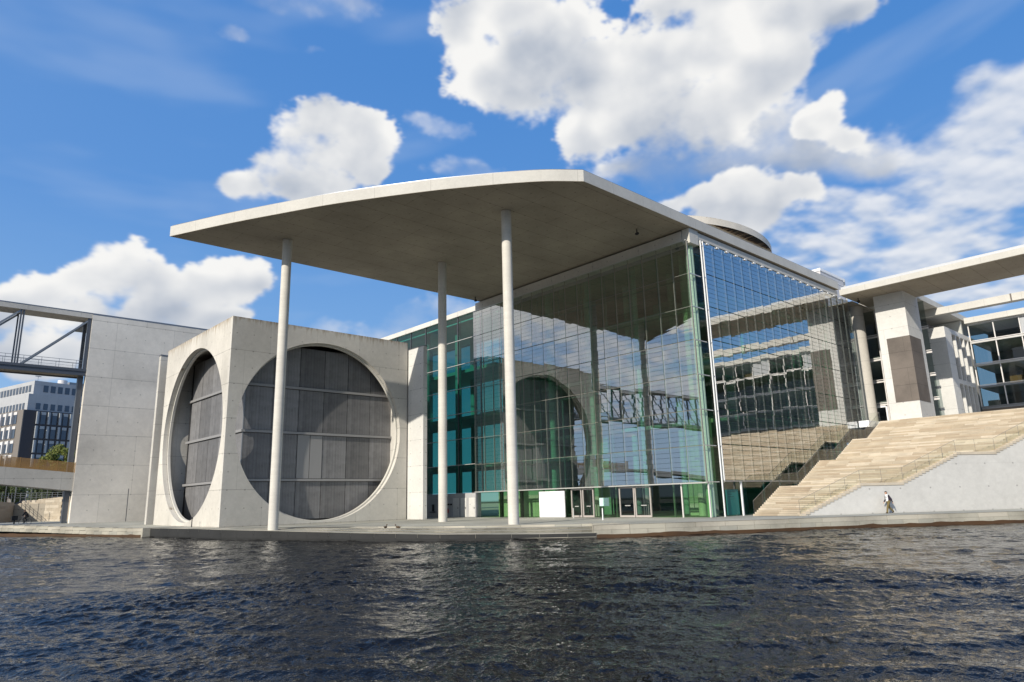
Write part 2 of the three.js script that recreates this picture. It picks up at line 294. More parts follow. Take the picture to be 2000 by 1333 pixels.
// ---------------------------------------------------------------- quay line [x, z]; the promenade lies landward (+x) of it
const QL = [[-80, -400], [-10, -170], [7, -122], [12.5, -106.4], [17.3, -92.2], [21.2, -80.2]];
const QM = [[21.9, -79.6], [23.5, -64.3], [26.4, -53.6], [28.3, -46.6], [30.7, -41.6], [34.0, -37.6], [38.0, -33.2]];
const QR = [[37.9, -33.35], [42.0, -30.2], [48.0, -26.7], [58.0, -21.2], [68.5, -13.8], [84, -3], [140, 25], [300, 130]];
const drop = (t) => 0.52 * clamp((t - 0.22) / 0.7) ** 1.15;    // the middle stretch steps down to the water
const rise = (z) => 0.45 * sstep(-z, 80, 112);
const stone = std({ map: concreteMap({ seed: 71, size: 6, bh: 6, bw: 6, joint: 1, cloud: 0.5, ties: false, tint: [1, 0.98, 0.92] }), color: lin(0.4, 0.385, 0.335), roughness: 0.9, bumpMap: grainBump, bumpScale: 0.02 }, 6);
const stoneB = stone.clone(); stoneB.color = lin(0.46, 0.435, 0.38); tileOf.set(stoneB, 6);
const stoneC = stone.clone(); stoneC.color = lin(0.34, 0.335, 0.3); tileOf.set(stoneC, 6);
const shadowTone = std({ map: stone.map, bumpMap: grainBump, bumpScale: 0.02, color: lin(0.022, 0.023, 0.024), roughness: 0.75 }, 6);  // stone colour taken nearly to black in place of a cast shadow
const tide = std({ map: concreteMap({ seed: 73, size: 6, bh: 6, bw: 6, joint: 1, cloud: 0.9, ties: false }), color: lin(0.075, 0.038, 0.014), roughness: 0.6 }, 6);
const paving = std({ map: concreteMap({ seed: 81, size: 12, bh: 1.5, bw: 3, cloud: 0.3, joint: 0.75, ties: false }), color: lin(0.43, 0.42, 0.355), roughness: 0.9 }, 12);
const along = (line, step) => { const out = []; for (let i = 0; i < line.length - 1; i++) { const [a, b] = [line[i], line[i + 1]], L = Math.hypot(b[0] - a[0], b[1] - a[1]), n = Math.max(1, Math.round(L / step)); for (let k = 0; k < n; k++) out.push([lerp(a[0], b[0], k / n), lerp(a[1], b[1], k / n)]); } out.push(line.at(-1)); return out; };
{
  const g = [], inner = QM.map(([x, z], i) => [x + 4.4 * sstep(i, 0.2, 1.6), z]);
  const strip = (line, y, far = 420) => { for (let i = 0; i < line.length - 1; i++) { const [a, b] = [line[i], line[i + 1]]; g.push(quad([a[0], y(a), a[1]], [b[0], y(b), b[1]], [far, y(b), b[1]], [far, y(a), a[1]])); } };
  strip(along(QL, 6), (p) => rise(p[1])); strip([QL.at(-1), QM[0]], () => 0.02); strip(inner, () => 0); strip([inner.at(-1), QR[0]], () => 0); strip(QR, () => 0);
  structure('promenade', g, paving);
}
{ // steps that lead down to the water in the middle stretch
  const t = thing('quay_steps', 'grey stone quay ledge stepping down into the river before the columns', 'quay steps', [28, 0, -50]);
  const P = along(QM, 2.2), N = P.length - 1;
  for (let i = 0; i < N; i++) {
    const [a, b] = [P[i], P[i + 1]], ta = i / N, tb = (i + 1) / N, w = (u) => 4.4 * sstep(u * 6, 0.2, 1.6);
    for (let k = 0; k < 3; k++) {
      const y = (u) => -drop(u) * (k + 1) / 3, f0 = 1 - k / 3, f1 = 1 - (k + 1) / 3, ya = y(ta), yb2 = y(tb), up = -(drop((ta + tb) / 2) * k) / 3;
      const gap = 0.012 * (b[1] - a[1]) / 2, z0 = a[1] + 0.01, z1 = b[1] - 0.01, xa0 = a[0] + w(ta) * f1, xb0 = b[0] + w(tb) * f1, xa1 = a[0] + w(ta) * f0 + 0.02, xb1 = b[0] + w(tb) * f0 + 0.02;
      const top = [quad([xa0, ya, z0], [xb0, yb2, z1], [xb1, yb2, z1], [xa1, ya, z0]), quad([xa0, ya, z0], [xa0, ya - 0.3, z0], [xb0, yb2 - 0.3, z1], [xb0, yb2, z1])];
      if (xa1 - xa0 > 0.05) top.push(quad([xa1 - 0.02, up - 0.004, z0], [xa1 - 0.02, ya - 0.02, z0], [xb1 - 0.02, yb2 - 0.02, z1], [xb1 - 0.02, up - 0.004, z1]));
      part('ledge_stone', top, [stone, stoneB, stoneC][(i * 7 + k * 5) % 3], t);
    }
    const yb = -drop((ta + tb) / 2);
    part('riser_stone', [quad([a[0] - 0.02, -drop(ta) - 0.02, a[1] + 0.015], [a[0] - 0.02, -0.78, a[1] + 0.015], [b[0] - 0.02, -0.78, b[1] - 0.015], [b[0] - 0.02, -drop(tb) - 0.02, b[1] - 0.015])], shadowTone, t);
  }
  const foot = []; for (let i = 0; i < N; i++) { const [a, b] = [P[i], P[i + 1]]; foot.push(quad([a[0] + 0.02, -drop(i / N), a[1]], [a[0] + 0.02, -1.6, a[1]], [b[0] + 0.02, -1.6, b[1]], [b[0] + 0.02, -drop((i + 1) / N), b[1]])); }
  part('shadow_tone_foot', foot, shadowTone, t);  // foot of the ledge in the same painted shadow colour
}
function quayWall(label, line, base, seed, step) {
  const t = thing('quay_wall', label, 'quay wall', [base[0], 0, base[1]]), r = rng(seed);
  const course = (name, y0, y1, len, proud, mats, phase) => {
    const P = along(line, len);
    for (let i = 0; i < P.length - 1; i++) {
      const [a, b] = [P[i], P[i + 1]], d = [b[0] - a[0], b[1] - a[1]], L = Math.hypot(...d), nx = d[1] / L, nz = -d[0] / L;   // inland normal is (d.z, -d.x)
      const j = 0.012 / L, p = (u, s) => [a[0] + d[0] * u - nx * s, a[1] + d[1] * u - nz * s], o = proud + r() * 0.008, ya = y0 + rise(a[1]), yb = y1 + rise(a[1]);
      const [f0, f1, k0, k1] = [p(j, -o), p(1 - j, -o), p(j, 0.5), p(1 - j, 0.5)];
      const pts = [f0, f1, p(1 - j, 0.5), p(j, 0.5)];
      part(name, slab(nx > -2 ? [f0, f1, [f1[0] + nx * 0.6, f1[1] + nz * 0.6], [f0[0] + nx * 0.6, f0[1] + nz * 0.6]] : pts, ya, yb), mats[Math.floor(r() * mats.length)], t);
    }
  };
  course('coping_stone', -0.34, 0.006, 2.6, 0.03, [stone, stoneB, stoneB], 0);
  course('wall_stone', -0.7, -0.352, step, 0.0, [stone, stoneC, stone], 1);
  const P = along(line, 0.45), low = []; // the stained foot, its edge uneven
  for (let i = 0; i < P.length - 1; i++) { const [a, b] = [P[i], P[i + 1]], h = (p) => -0.66 + 0.13 * Math.max(0, fbm(p[0] * 0.45, 2, p[1] * 0.45, 3) * 2) + rise(p[1]) * 0.3, d = [b[0] - a[0], b[1] - a[1]], L = Math.hypot(...d), nx = -d[1] / L * 0.018, nz = d[0] / L * 0.018; low.push(quad([a[0] + nx, h(a), a[1] + nz], [a[0] + nx, -1.7, a[1] + nz], [b[0] + nx, -1.7, b[1] + nz], [b[0] + nx, h(b), b[1] + nz])); }
  part('tide_stain', low, tide, t);
  return t;
}
{
  const l = quayWall('sunlit quay wall of pale stone under the footbridges on the left', [[7, -122], [12.5, -106.4], [17.3, -92.2], [21.2, -80.2]], [17, -92], 12, 1.4);
  part('end_stone', box(21.2, 26, -1.5, 0.02, -80.25, -79.7), stone, l);
  const q = quayWall('long quay wall of stone blocks with brown waterline below the staircase', QR.slice(0, 6), [50, -26], 13, 1.3);
  part('end_stone', [quad([37.9, 0.004, -33.35], [37.9, -1.5, -33.35], [43, -1.5, -38.2], [43, 0.004, -38.2])], stoneB, q);
}
structure('river_bank', [box(-420, -75.5, -3, 0, -420, 420)], paving);

// ---------------------------------------------------------------- the glass hall under the big canopy
const hall = thing('glass_hall', 'large glass hall with projecting concrete canopy on slim round columns', 'building', [52.8, 0, -33.2]);
{
  const curve = new THREE.CatmullRomCurve3([[17.22, -64.76], [20.31, -58.29], [23.09, -53.06], [25.04, -49.54], [26.55, -47.15], [28.31, -44.52], [30.31, -41.67], [32.13, -39.35], [34.22, -36.82], [36.16, -34.78], [38.4, -33.0]].map(([x, z]) => new THREE.Vector3(x, 0, z)));
  const edge = curve.getPoints(60).map((p) => [p.x, p.z]);
  const plan = [...edge, [85.2, -33.0], [85.2, -64.0], [52.8, -63.9]];
  const roof = part('canopy_roof', slab(plan, 26.2, 27.16), M.fascia, hall);
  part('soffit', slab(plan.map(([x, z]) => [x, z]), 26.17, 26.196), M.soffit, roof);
  const cap = plan.map(([x, z]) => [lerp(x, 55, 0.004), lerp(z, -49, 0.006)]);
  part('roof_capping', slab(cap, 27.165, 27.26), M.capping, roof);
  part('roof_bounce_layer', slab(plan.map(([x, z]) => [lerp(x, 58, 0.03), lerp(z, -49, 0.03)]), 27.265, 27.3), std({ map: concreteA, color: lin(0.5, 0.46, 0.38), roughness: 0.95 }, 12), roof);  // unseen pale layer, added to bounce light onto the underside of the disc
  for (const [x, z] of [[25.91, -59.03], [41.06, -55.21], [37.49, -41.2]]) part('column', cyl(x, z, 0.43, -0.4, 26.16, 40), M.column, hall);
  // beams under the roof edge
  part('edge_beam', box(54.62, 85.2, 25.36, 26.02, -34.0, -33.24), M.fascia, hall);
  part('head_beam', box(53.0, 54.6, 24.98, 26.0, -64.4, -34.02), M.concrete, hall);
  part('corner_block', box(53.15, 54.6, 24.72, 26.14, -34.0, -33.2), M.fascia, hall);
  // roof disc over the round hall inside
  const ell = (k, y0, y1) => new THREE.CylinderGeometry(1, 1, y1 - y0, 96).scale(13.54 - k, 1, 8.96 - k).translate(72.07, (y0 + y1) / 2, -45.68);
  const disc = part('roof_disc', ell(0, 31.2, 32), std({ map: concreteMap({ seed: 35, size: 10, bh: 10, bw: 5, cloud: 0.2, streak: 0.12, topY: 0.202, joint: 0.95, ties: false }), color: lin(0.72, 0.67, 0.58), roughness: 0.9 }, 10), hall);
  part('drum', ell(5.6, 27.3, 31.2), M.fascia, disc);
  for (const [x, y, z, h] of [[64, 32, -47.5, 3.2], [80, 32, -42.6, 1.9]]) part('lightning_rod', cyl(x, z, 0.03, y, y + h, 6), M.alu, disc);
  for (const [x, z] of [[49.6, -36.5], [51.6, -62.6]]) part('floodlight', [cyl(x, z, 0.05, 25.75, 26.17, 8), new THREE.SphereGeometry(0.17, 10, 8).scale(1, 0.8, 1.3).translate(x, 25.7, z)], M.black, hall);
}
// glass shingles: every bay and storey is one pane unit of seven lapped blades
const Y0 = 2.98, ROW = 3.13, NROW = 7;
function bladePane(axis, at, u0, u1, y0, y1, r, wave) {
  const g = [], n = 7, h = (y1 - y0) / n, tilt = (r() - 0.5) * wave * 0.7, turn = (r() - 0.5) * wave * 1.2;
  for (let k = 0; k < n; k++) {
    const gp = axis === 'x' ? 0.012 : 0.016, a = y0 + k * h + gp, b = y0 + (k + 1) * h - gp, t = (tilt + (r() - 0.5) * wave * 0.7 + 0.0) * h, s = (turn + (r() - 0.5) * wave * 0.5) * (u1 - u0) / 2;
    const P = axis === 'x' ? (u, y, o) => [at + o, y, u] : (u, y, o) => [u, y, at - o];
    // axis x faces -x, axis z faces +z; o grows inward
    if (axis === 'x') g.push(quad(P(u0, b, t - s), P(u0, a, -t - s), P(u1, a, -t + s), P(u1, b, t + s)));
    else g.push(quad(P(u0, b, t - s), P(u0, a, -t - s), P(u1, a, -t + s), P(u1, b, t + s)));
  }
  return g;
}
{
  const r = rng(19), f = grp('front_screen', hall);
  part('sill_rail', box(52.74, 52.86, 2.86, 2.96, -64.66, -33.42), M.alu, f); part('head_rail', box(52.76, 52.84, 24.9, 24.98, -64.66, -33.42), M.alu, f);
  const n = 18, zA = -64.62, w = (64.62 - 33.45) / n;
  for (let i = 0; i < n; i++) for (let k = 0; k < NROW; k++) part('glass_pane', bladePane('x', 52.8, zA + i * w + 0.03, zA + (i + 1) * w - 0.03, Y0 + k * ROW, Y0 + (k + 1) * ROW - 0.06, r, 0.0045), G.louvre, f);
  for (let i = 0; i <= n; i++) part('mullion', box(52.87, 53.02, Y0, 24.9, zA + i * w - 0.028, zA + i * w + 0.028), M.mull, f);
  for (let k = 1; k < NROW; k++) part('rail', box(52.875, 52.95, Y0 + k * ROW - 0.05, Y0 + k * ROW - 0.01, zA, -33.45), M.mull, f);
}
{
  const r = rng(29), f = grp('side_screen', hall);
  part('sill_rail', box(55.3, 88.5, 2.98, 3.06, -33.24, -33.14), M.alu, f);
  const n = 19, xA = 55.35, w = (88.5 - 55.35) / n;
  for (let i = 0; i < n; i++) for (let k = 0; k < NROW; k++) part('glass_pane', bladePane('z', -33.2, xA + i * w + 0.03, xA + (i + 1) * w - 0.03, 3.1 + k * 3.17, 3.1 + (k + 1) * 3.17 - 0.06, r, 0.0045), G.side, f);
  for (let i = 0; i <= n; i++) part('mullion', box(xA + i * w - 0.022, xA + i * w + 0.022, 3.06, 25.3, -33.42, -33.27), M.mull, f);
  for (let i = 0; i < n; i++) part('bracket', box(xA + i * w + 0.5, xA + i * w + 0.9, 25.12, 25.24, -33.17, -33.08), M.white2, f);
  part('corner_post', box(54.84, 54.93, 0, 25.3, -33.25, -33.15), M.white2, hall);
  part('corner_post', box(55.22, 55.3, 3.06, 25.3, -33.26, -33.14), M.white2, hall);
  part('short_post', box(58.02, 58.16, 0, 2.98, -33.34, -33.2), M.white2, hall);
  for (let k = 0; k <= NROW; k++) part('corner_bracket', [box(52.9, 54.85, Y0 + k * ROW - 0.06, Y0 + k * ROW + 0.02, -33.5, -33.4), box(54.96, 55.2, Y0 + k * ROW - 0.08, Y0 + k * ROW, -33.24, -33.16)], M.alu, hall);
}
{ // the inner skin, its panes a bay wide, and what stands inside
  const sk = grp('inner_skin', hall);
  part('head_rail', box(54.0, 54.12, 24.6, 24.98, -64.6, -34.4), M.grey, sk); part('head_rail', box(54.13, 85, 24.6, 25.3, -34.5, -34.38), M.grey, sk);
  for (let i = 0; i < 9; i++) { const z0 = -64.6 + i * 3.355, z1 = z0 + 3.355; part('inner_pane', quad([54.06, 24.6, z0], [54.06, 3.0, z0], [54.06, 3.0, z1], [54.06, 24.6, z1]), i === 8 ? G.green : G.hall, sk); part('inner_mullion', box(54.07, 54.25, 0, 24.6, z1 - 0.05, z1 + 0.05), M.grey, sk); }
  for (let i = 0; i < 9; i++) { const x0 = 54.13 + i * 3.43, x1 = x0 + 3.43; part('inner_pane', quad([x0, 24.6, -34.44], [x0, 3.0, -34.44], [x1, 3.0, -34.44], [x1, 24.6, -34.44]), i === 0 ? G.green : G.hall, sk); part('inner_mullion', box(x1 - 0.05, x1 + 0.05, 0, 24.6, -34.62, -34.45), M.grey, sk); }
  for (let k = 1; k < NROW; k++) part('inner_rail', [box(54.07, 54.2, Y0 + k * ROW - 0.08, Y0 + k * ROW, -64.6, -34.4)], M.grey, sk);
  // ground storey: clear green glass between posts
  const gs = part('entrance_glazing', box(53.15, 53.35, 2.86, 2.98, -64.6, -33.5), M.alu, hall);
  const zs = [-64.05, -60.6, -57.2, -53.6, -49.6, -48.1, -46.5, -43.25, -39.6, -36.25, -33.5];
  for (let i = 0; i < zs.length - 1; i++) if (![4, 5, 7].includes(i)) part('entrance_pane', quad([53.2, 2.86, zs[i]], [53.2, 0.02, zs[i]], [53.2, 0.02, zs[i + 1]], [53.2, 2.86, zs[i + 1]]), G.green, gs);
  for (const z of [-60.6, -57.2]) part('entrance_post', box(53.22, 53.5, 0, 2.86, z - 0.16, z + 0.16), M.black, gs);
  for (const z of [-36.25, -33.5]) part('entrance_post', box(53.1, 53.24, 0, 2.86, z - 0.05, z + 0.05), M.paleFrame, gs);
  const leaf = (z0, z1, name) => {
    const d = part(name, [box(53.1, 53.24, 0.03, 2.8, z0, z0 + 0.11), box(53.1, 53.24, 0.03, 2.8, z1 - 0.11, z1), box(53.1, 53.24, 2.68, 2.8, z0 + 0.11, z1 - 0.11), box(53.1, 53.24, 0.03, 0.2, z0 + 0.11, z1 - 0.11)], M.doorFrame, hall);
    part('door_pane', quad([53.17, 2.68, z0 + 0.11], [53.17, 0.2, z0 + 0.11], [53.17, 0.2, z1 - 0.11], [53.17, 2.68, z1 - 0.11]), G.office, d);
    part('door_handle', box(53.02, 53.08, 1.05, 1.13, lerp(z0, z1, 0.4), lerp(z0, z1, 0.75)), M.alu, d);
  };
  leaf(-49.55, -48.15, 'door'); leaf(-48.0, -46.55, 'door'); leaf(-43.3, -41.5, 'door'); leaf(-41.42, -39.62, 'door');
  for (let i = 0; i < 5; i++) { const x0 = 55.4 + i * 2.7, x1 = x0 + 2.7; part('entrance_pane', quad([x0, 2.98, -33.6], [x0, 0.02, -33.6], [x1, 0.02, -33.6], [x1, 2.98, -33.6]), G.teal, gs); }
  // inside
  const ins = part('interior', [box(54.2, 85, 0.0, 0.03, -64, -34.6)], M.floor, hall);
  part('inner_wall', box(84.4, 85.0, 0, 26.1, -63.6, -34.8), M.inner, ins);
  part('inner_wall', box(57, 84.4, 0, 26.1, -63.9, -63.3), M.inner, ins);
  part('inner_wall', box(55.2, 55.6, 0.03, 2.86, -63.2, -53.8), M.inner, ins);
  part('inner_wall', box(57.6, 58.2, 0.03, 9, -38.6, -35.8), M.inner, ins);
  const drum = new THREE.CylinderGeometry(9.2, 9.2, 12.6, 48, 1, true, Math.PI * 0.86, Math.PI * 0.62).translate(71, 6.32, -51);
  const drum2 = new THREE.CylinderGeometry(8.8, 8.8, 12.6, 48, 1, true, Math.PI * 0.86, Math.PI * 0.62).translate(71, 6.32, -51);
  part('curved_wall', [drum, drum2], M.inner, ins);
  for (const y of [9.0, 15.3, 21.2]) { part('gallery_floor', box(62, 84.4, y, y + 0.4, -63.3, -34.9), M.inner, ins); part('gallery_rail', [box(62.0, 62.06, y + 0.4, y + 1.4, -63.3, -34.9)], G.rail, ins); }
  part('gallery_floor', box(54.3, 57.4, 5.9, 6.2, -63.3, -44), M.inner, ins);
  for (let i = 0; i < 5; i++) for (const x of [56.2, 63]) part('inner_column', cyl(x, -61 + i * 6.2, 0.36, 0.03, 26.1, 20), M.inner, ins);
  part('corner_column', cyl(54.05, -33.95, 0.36, 0.03, 24.9, 28), std({ color: lin(0.36, 0.5, 0.37), roughness: 0.45 }), ins);  // green cast of light through tinted glass is put into the column colour
  for (let i = 0; i < 6; i++) part('office_box', box(66 + (i % 3) * 6, 69.4 + (i % 3) * 6, 16 + (i > 2 ? 5.9 : 0), 18.6 + (i > 2 ? 5.4 : 0), -38 - (i % 2) * 9, -35.4 - (i % 2) * 9), M.inner, ins);
}

// ---------------------------------------------------------------- lower glass wing between cube and hall
{
  const t = thing('glass_wing', 'teal glazed wing with white roof edge behind the column and cube', 'building', [54, 0, -70]);
  part('roof', box(53.75, 66, 25.4, 26.05, -96, -64.62), std({ map: concreteA, color: lin(0.74, 0.72, 0.66), roughness: 0.85 }, 12), t);
  const zs = [-87.2, -83.6, -80.04, -76.43, -72.85, -69.24, -65.7, -64.7], ys = [2.9, 6.3, 9.5, 12.7, 15.85, 19.0, 22.2, 25.38];
  for (let i = 0; i < zs.length - 1; i++) for (let k = 0; k < ys.length - 1; k++) part('glass_pane', quad([54, ys[k + 1] - 0.03, zs[i] + 0.05], [54, ys[k] + 0.03, zs[i] + 0.05], [54, ys[k] + 0.03, zs[i + 1] - 0.05], [54, ys[k + 1] - 0.03, zs[i + 1] - 0.05]), G.teal, t);
  for (const z of zs) part('mullion', box(53.94, 54.16, 2.9, 25.38, z - 0.05, z + 0.05), M.steel, t);
  for (const y of ys.slice(1, -1)) part('transom', box(53.92, 54.12, y - 0.035, y + 0.035, -87.2, -64.7), M.alu, t);
  part('back_glazing', [quad([65, 25.3, -94], [65, 3, -94], [65, 3, -64.7], [65, 25.3, -64.7])], glassOf([0.3, 0.56, 0.52], 1.4), t);
  for (const y of [6.1, 12.5, 18.85]) part('floor_slab', box(57.5, 64.8, y, y + 0.45, -94, -66), M.inner, t);
  part('floor_slab', box(54.2, 64.8, 0.0, 0.03, -94, -65), M.floor, t);
  for (const [x, z] of [[56.5, -72.4], [56.5, -79.5], [62, -69], [62, -76]]) part('inner_column', cyl(x, z, 0.42, 0.03, 25.4, 20), M.inner, t);
  part('inner_wall', box(58, 64, 0.03, 25.3, -89, -88.6), M.inner, t);
  part('ceiling_light', box(54.5, 54.7, 24.75, 24.9, -87, -65), M.white2, t);
  const base = part('base_wall', [box(53.95, 54.5, 0, 2.86, -86.5, -65.6)], std({ map: concreteA, color: lin(0.5, 0.5, 0.5), roughness: 0.8 }, 12), t);
  for (const [a, b] of [[-70.39, -69.25], [-68.83, -67.72], [-67.23, -66.09]]) { part('door_leaf', box(53.915, 53.97, 0.05, 2.3, a, b), M.white, base); part('door_handle', box(53.86, 53.9, 1.0, 1.2, b - 0.14, b - 0.08), M.black, base); }
  part('wall_box', box(53.88, 53.95, 1.45, 1.65, -71.5, -71.15), M.black, base); part('wall_box', box(53.88, 53.95, 1.45, 1.65, -70.95, -70.6), M.black, base);
  const fe = thing('fire_extinguisher', 'small red fire extinguisher hung on the wall beside the grey doors', 'fire extinguisher', [53.8, 0.5, -71.3]);
  part('cylinder', cyl(53.82, -71.3, 0.09, 0.55, 1.0, 14), std({ color: lin(0.45, 0.02, 0.015), roughness: 0.4 }), fe); part('valve', [cyl(53.82, -71.3, 0.03, 1.0, 1.12, 8), bar([53.82, 1.1, -71.3], [53.76, 0.95, -71.22], 0.025)], M.black, fe);
  const ph = thing('folding_chair', 'dark folding seat mounted on the shaded wall behind the middle column', 'seat', [53.8, 0.4, -74.5]);
  part('backrest', box(53.86, 53.94, 0.75, 1.6, -74.75, -74.35), M.black, ph); part('seat', box(53.5, 53.94, 0.6, 0.7, -74.75, -74.1), M.black, ph);
}
{
  const t = thing('concrete_pylon', 'narrow concrete wall slab standing between the cube and glass wing', 'wall', [46.9, 0, -68]);
  part('wall', box(46.6, 47.15, 0, 20.08, -80, -66.42), M.white, t);
  part('coping', box(46.56, 47.19, 20.085, 20.15, -80, -66.38), M.capping, t);
}

// ---------------------------------------------------------------- concrete cube with a round opening in each face
{
  const x0 = 25.16, x1 = 46.41, z0 = -90.57, z1 = -69.52, H = 20.98;
  const t = thing('concrete_cube', 'concrete cube pierced by large round openings with dark louvred box inside', 'building', [35.8, 0, -80]);
  const drips = { seed: 91, size: 21.25, bh: 3.5, bw: 5.3, cloud: 0.34, streak: 0.75, topY: 0.987, joint: 0.8 };
  const shell = std({ map: concreteMap(drips), bumpMap: grainBump, bumpScale: 0.012, color: lin(0.62, 0.595, 0.535), roughness: 0.9 }, 21.25);
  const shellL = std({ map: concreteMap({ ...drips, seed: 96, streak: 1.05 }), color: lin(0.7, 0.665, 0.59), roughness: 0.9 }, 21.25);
  const th = 0.5, face = (w, h, cx, cy, r, d) => { const s = new THREE.Shape([[0, 0], [w, 0], [w, h], [0, h]].map(([a, b]) => new THREE.Vector2(a, b))); const hole = new THREE.Path(); hole.absarc(cx, cy, r, 0, Math.PI * 2, true); s.holes.push(hole); return new THREE.ExtrudeGeometry(s, { depth: d, bevelEnabled: false, curveSegments: 120 }); };
  // front face looks +z; left face looks -x
  part('front_wall', face(x1 - x0, H, 35.78 - x0, 9.78, 9.66, th).translate(x0, 0, z1 - th), shell, t);
  part('left_wall', face(z1 - th - z0, H, -80.03 - z0, 9.86, 9.47, th).rotateY(-Math.PI / 2).translate(x0 + th, 0, z0), shellL, t);
  part('back_wall', box(x0 + th, x1, 0, H, z0, z0 + 1.0), M.wall, t);
  part('right_wall', box(x1 - 1.0, x1, 0, H, z0 + 1.0, z1 - th), M.wall, t);
  part('roof', box(x0 + th, x1 - 1.0, H - 1.0, H - 0.02, z0 + 1.0, z1 - th), M.concrete, t);
  part('parapet', [box(27.95, 45.1, H, H + 0.33, z1 - 1.6, z1 - 1.2)], M.capping, t);
  part('parapet', [box(26.3, 26.6, H, H + 0.2, z0 + 2, z1 - 4)], M.capping, t);
  const ring = (r0, r1, d) => { const s = new THREE.Shape(); s.absarc(0, 0, r1, 0, Math.PI * 2); const h = new THREE.Path(); h.absarc(0, 0, r0, 0, Math.PI * 2, true); s.holes.push(h); return new THREE.ExtrudeGeometry(s, { depth: d, bevelEnabled: true, bevelSize: 0.03, bevelThickness: 0.03, bevelSegments: 2, curveSegments: 120 }); };
  part('rim_ring', ring(9.5, 10.1, 0.26).translate(35.78, 9.78, z1 - 0.83), M.fascia, t);
  part('rim_ring', ring(9.3, 9.9, 0.26).rotateY(-Math.PI / 2).translate(x0 + 0.83, 9.86, -80.03), M.fascia, t);
  // the louvred inner box
  const lines = dataTex(256, (u, v) => { const a = (v * 24) % 1; return 0.5 + 0.5 * Math.min(1, Math.abs(a - 0.5) * 3); }, false);
  const slat = dataTex(512, (() => { const a = tiling(510, 6, 5), b = lattice(511, 48); return (u, v) => srgbOf((0.72 + 0.4 * a(u, v) + 0.3 * b(u, 0.2)) * ((u * 9) % 1 < 0.09 ? 1.6 : 1)); })());
  const pm = [0.235, 0.27, 0.2, 0.3].map((c) => std({ map: slat, color: lin(c, c * 0.985, c * 0.985), roughness: 0.5, metalness: 0.2, bumpMap: lines, bumpScale: 0.012 }, 3));
  const light = std({ color: lin(0.3, 0.295, 0.29), roughness: 0.5, metalness: 0.2 });
  const bx = 27.6, bz = -71.5, ys = [0.3, 4.55, 9.55, 14.45, 19.2], r = rng(14);
  part('box_core', box(bx + 0.08, 45.2, 0.25, 19.1, -88.6, bz - 0.08), M.black, t);
  for (let k = 0; k < 4; k++) for (let i = 0; i < 6; i++) {
    const a = bx + 0.12 + i * 2.96, b = a + 2.9, lo = ys[k] + 0.18, hi = ys[k + 1] - 0.18;
    if (k === 1 && i === 2) { part('door_panel', box(a, a + 1.42, lo, hi, bz - 0.06, bz + 0.05), light, t); part('door_panel', box(a + 1.48, b, lo, hi, bz - 0.06, bz + 0.05), light, t); continue; }
    part('louvre_panel', box(a, b, lo, hi, bz - 0.06, bz + r() * 0.03), pm[Math.floor(r() * 4)], t);
  }
  for (let k = 0; k < 4; k++) for (let i = 0; i < 5; i++) { const a = bz - 0.12 - (i + 1) * 3.24 + 0.06, b = a + 3.18; part('louvre_panel', box(bx - r() * 0.03, bx + 0.06, ys[k] + 0.18, ys[k + 1] - 0.18, a, b), pm[Math.floor(r() * 4)], t); }
  for (const y of ys.slice(1, 4)) { part('ledge', box(bx - 0.22, 45.4, y - 0.13, y + 0.13, bz + 0.06, bz + 0.24), light, t); part('ledge', box(bx - 0.22, bx - 0.04, y - 0.13, y + 0.13, -88.6, bz + 0.055), light, t); }
  part('corner_trim', box(bx - 0.02, bx + 0.1, 0.3, 19.15, bz - 0.1, bz + 0.02), M.grey, t);
}

// ---------------------------------------------------------------- long concrete wall block on the left, and the slab beside the cube
{
  const t = thing('wall_building', 'tall plain concrete wall block that carries the upper footbridge', 'building', [33, 0, -108]);
  const m = std({ map: concreteMap({ seed: 121, size: 30, bh: 3.9, bw: 7.5, cloud: 0.4, joint: 0.77, wear: (x, y, b) => 1 - 0.12 * sstep(y + b * 2.4, 18.2, 18.7) * (1 - sstep(y + b * 2, 19.2, 19.7)) * (0.5 + b) }), bumpMap: grainBump, bumpScale: 0.012, color: lin(0.86, 0.8, 0.7), roughness: 0.92 }, 30);
  part('wall', box(19.42, 64, -0.2, 28.1, -107.0, -105.9), m, t);
  part('roof', box(19.42, 64, 28.1, 28.3, -118, -105.88), M.capping, t);
  part('rear_wall', box(24, 64, -0.2, 28.1, -118, -107.0), M.wall, t);
  part('expansion_joint', box(25.9, 25.98, 0.3, 4.7, -105.9, -105.895), M.steel, t);
  const s = thing('side_slab', 'narrow shaded concrete slab between the cube and the long wall', 'wall', [26, 0, -92]);
  part('wall', box(24.75, 40, 0, 20.6, -92.7, -92), M.wall, s);
  part('coping', box(24.7, 40, 20.605, 20.75, -92.75, -91.95), M.capping, s);
}
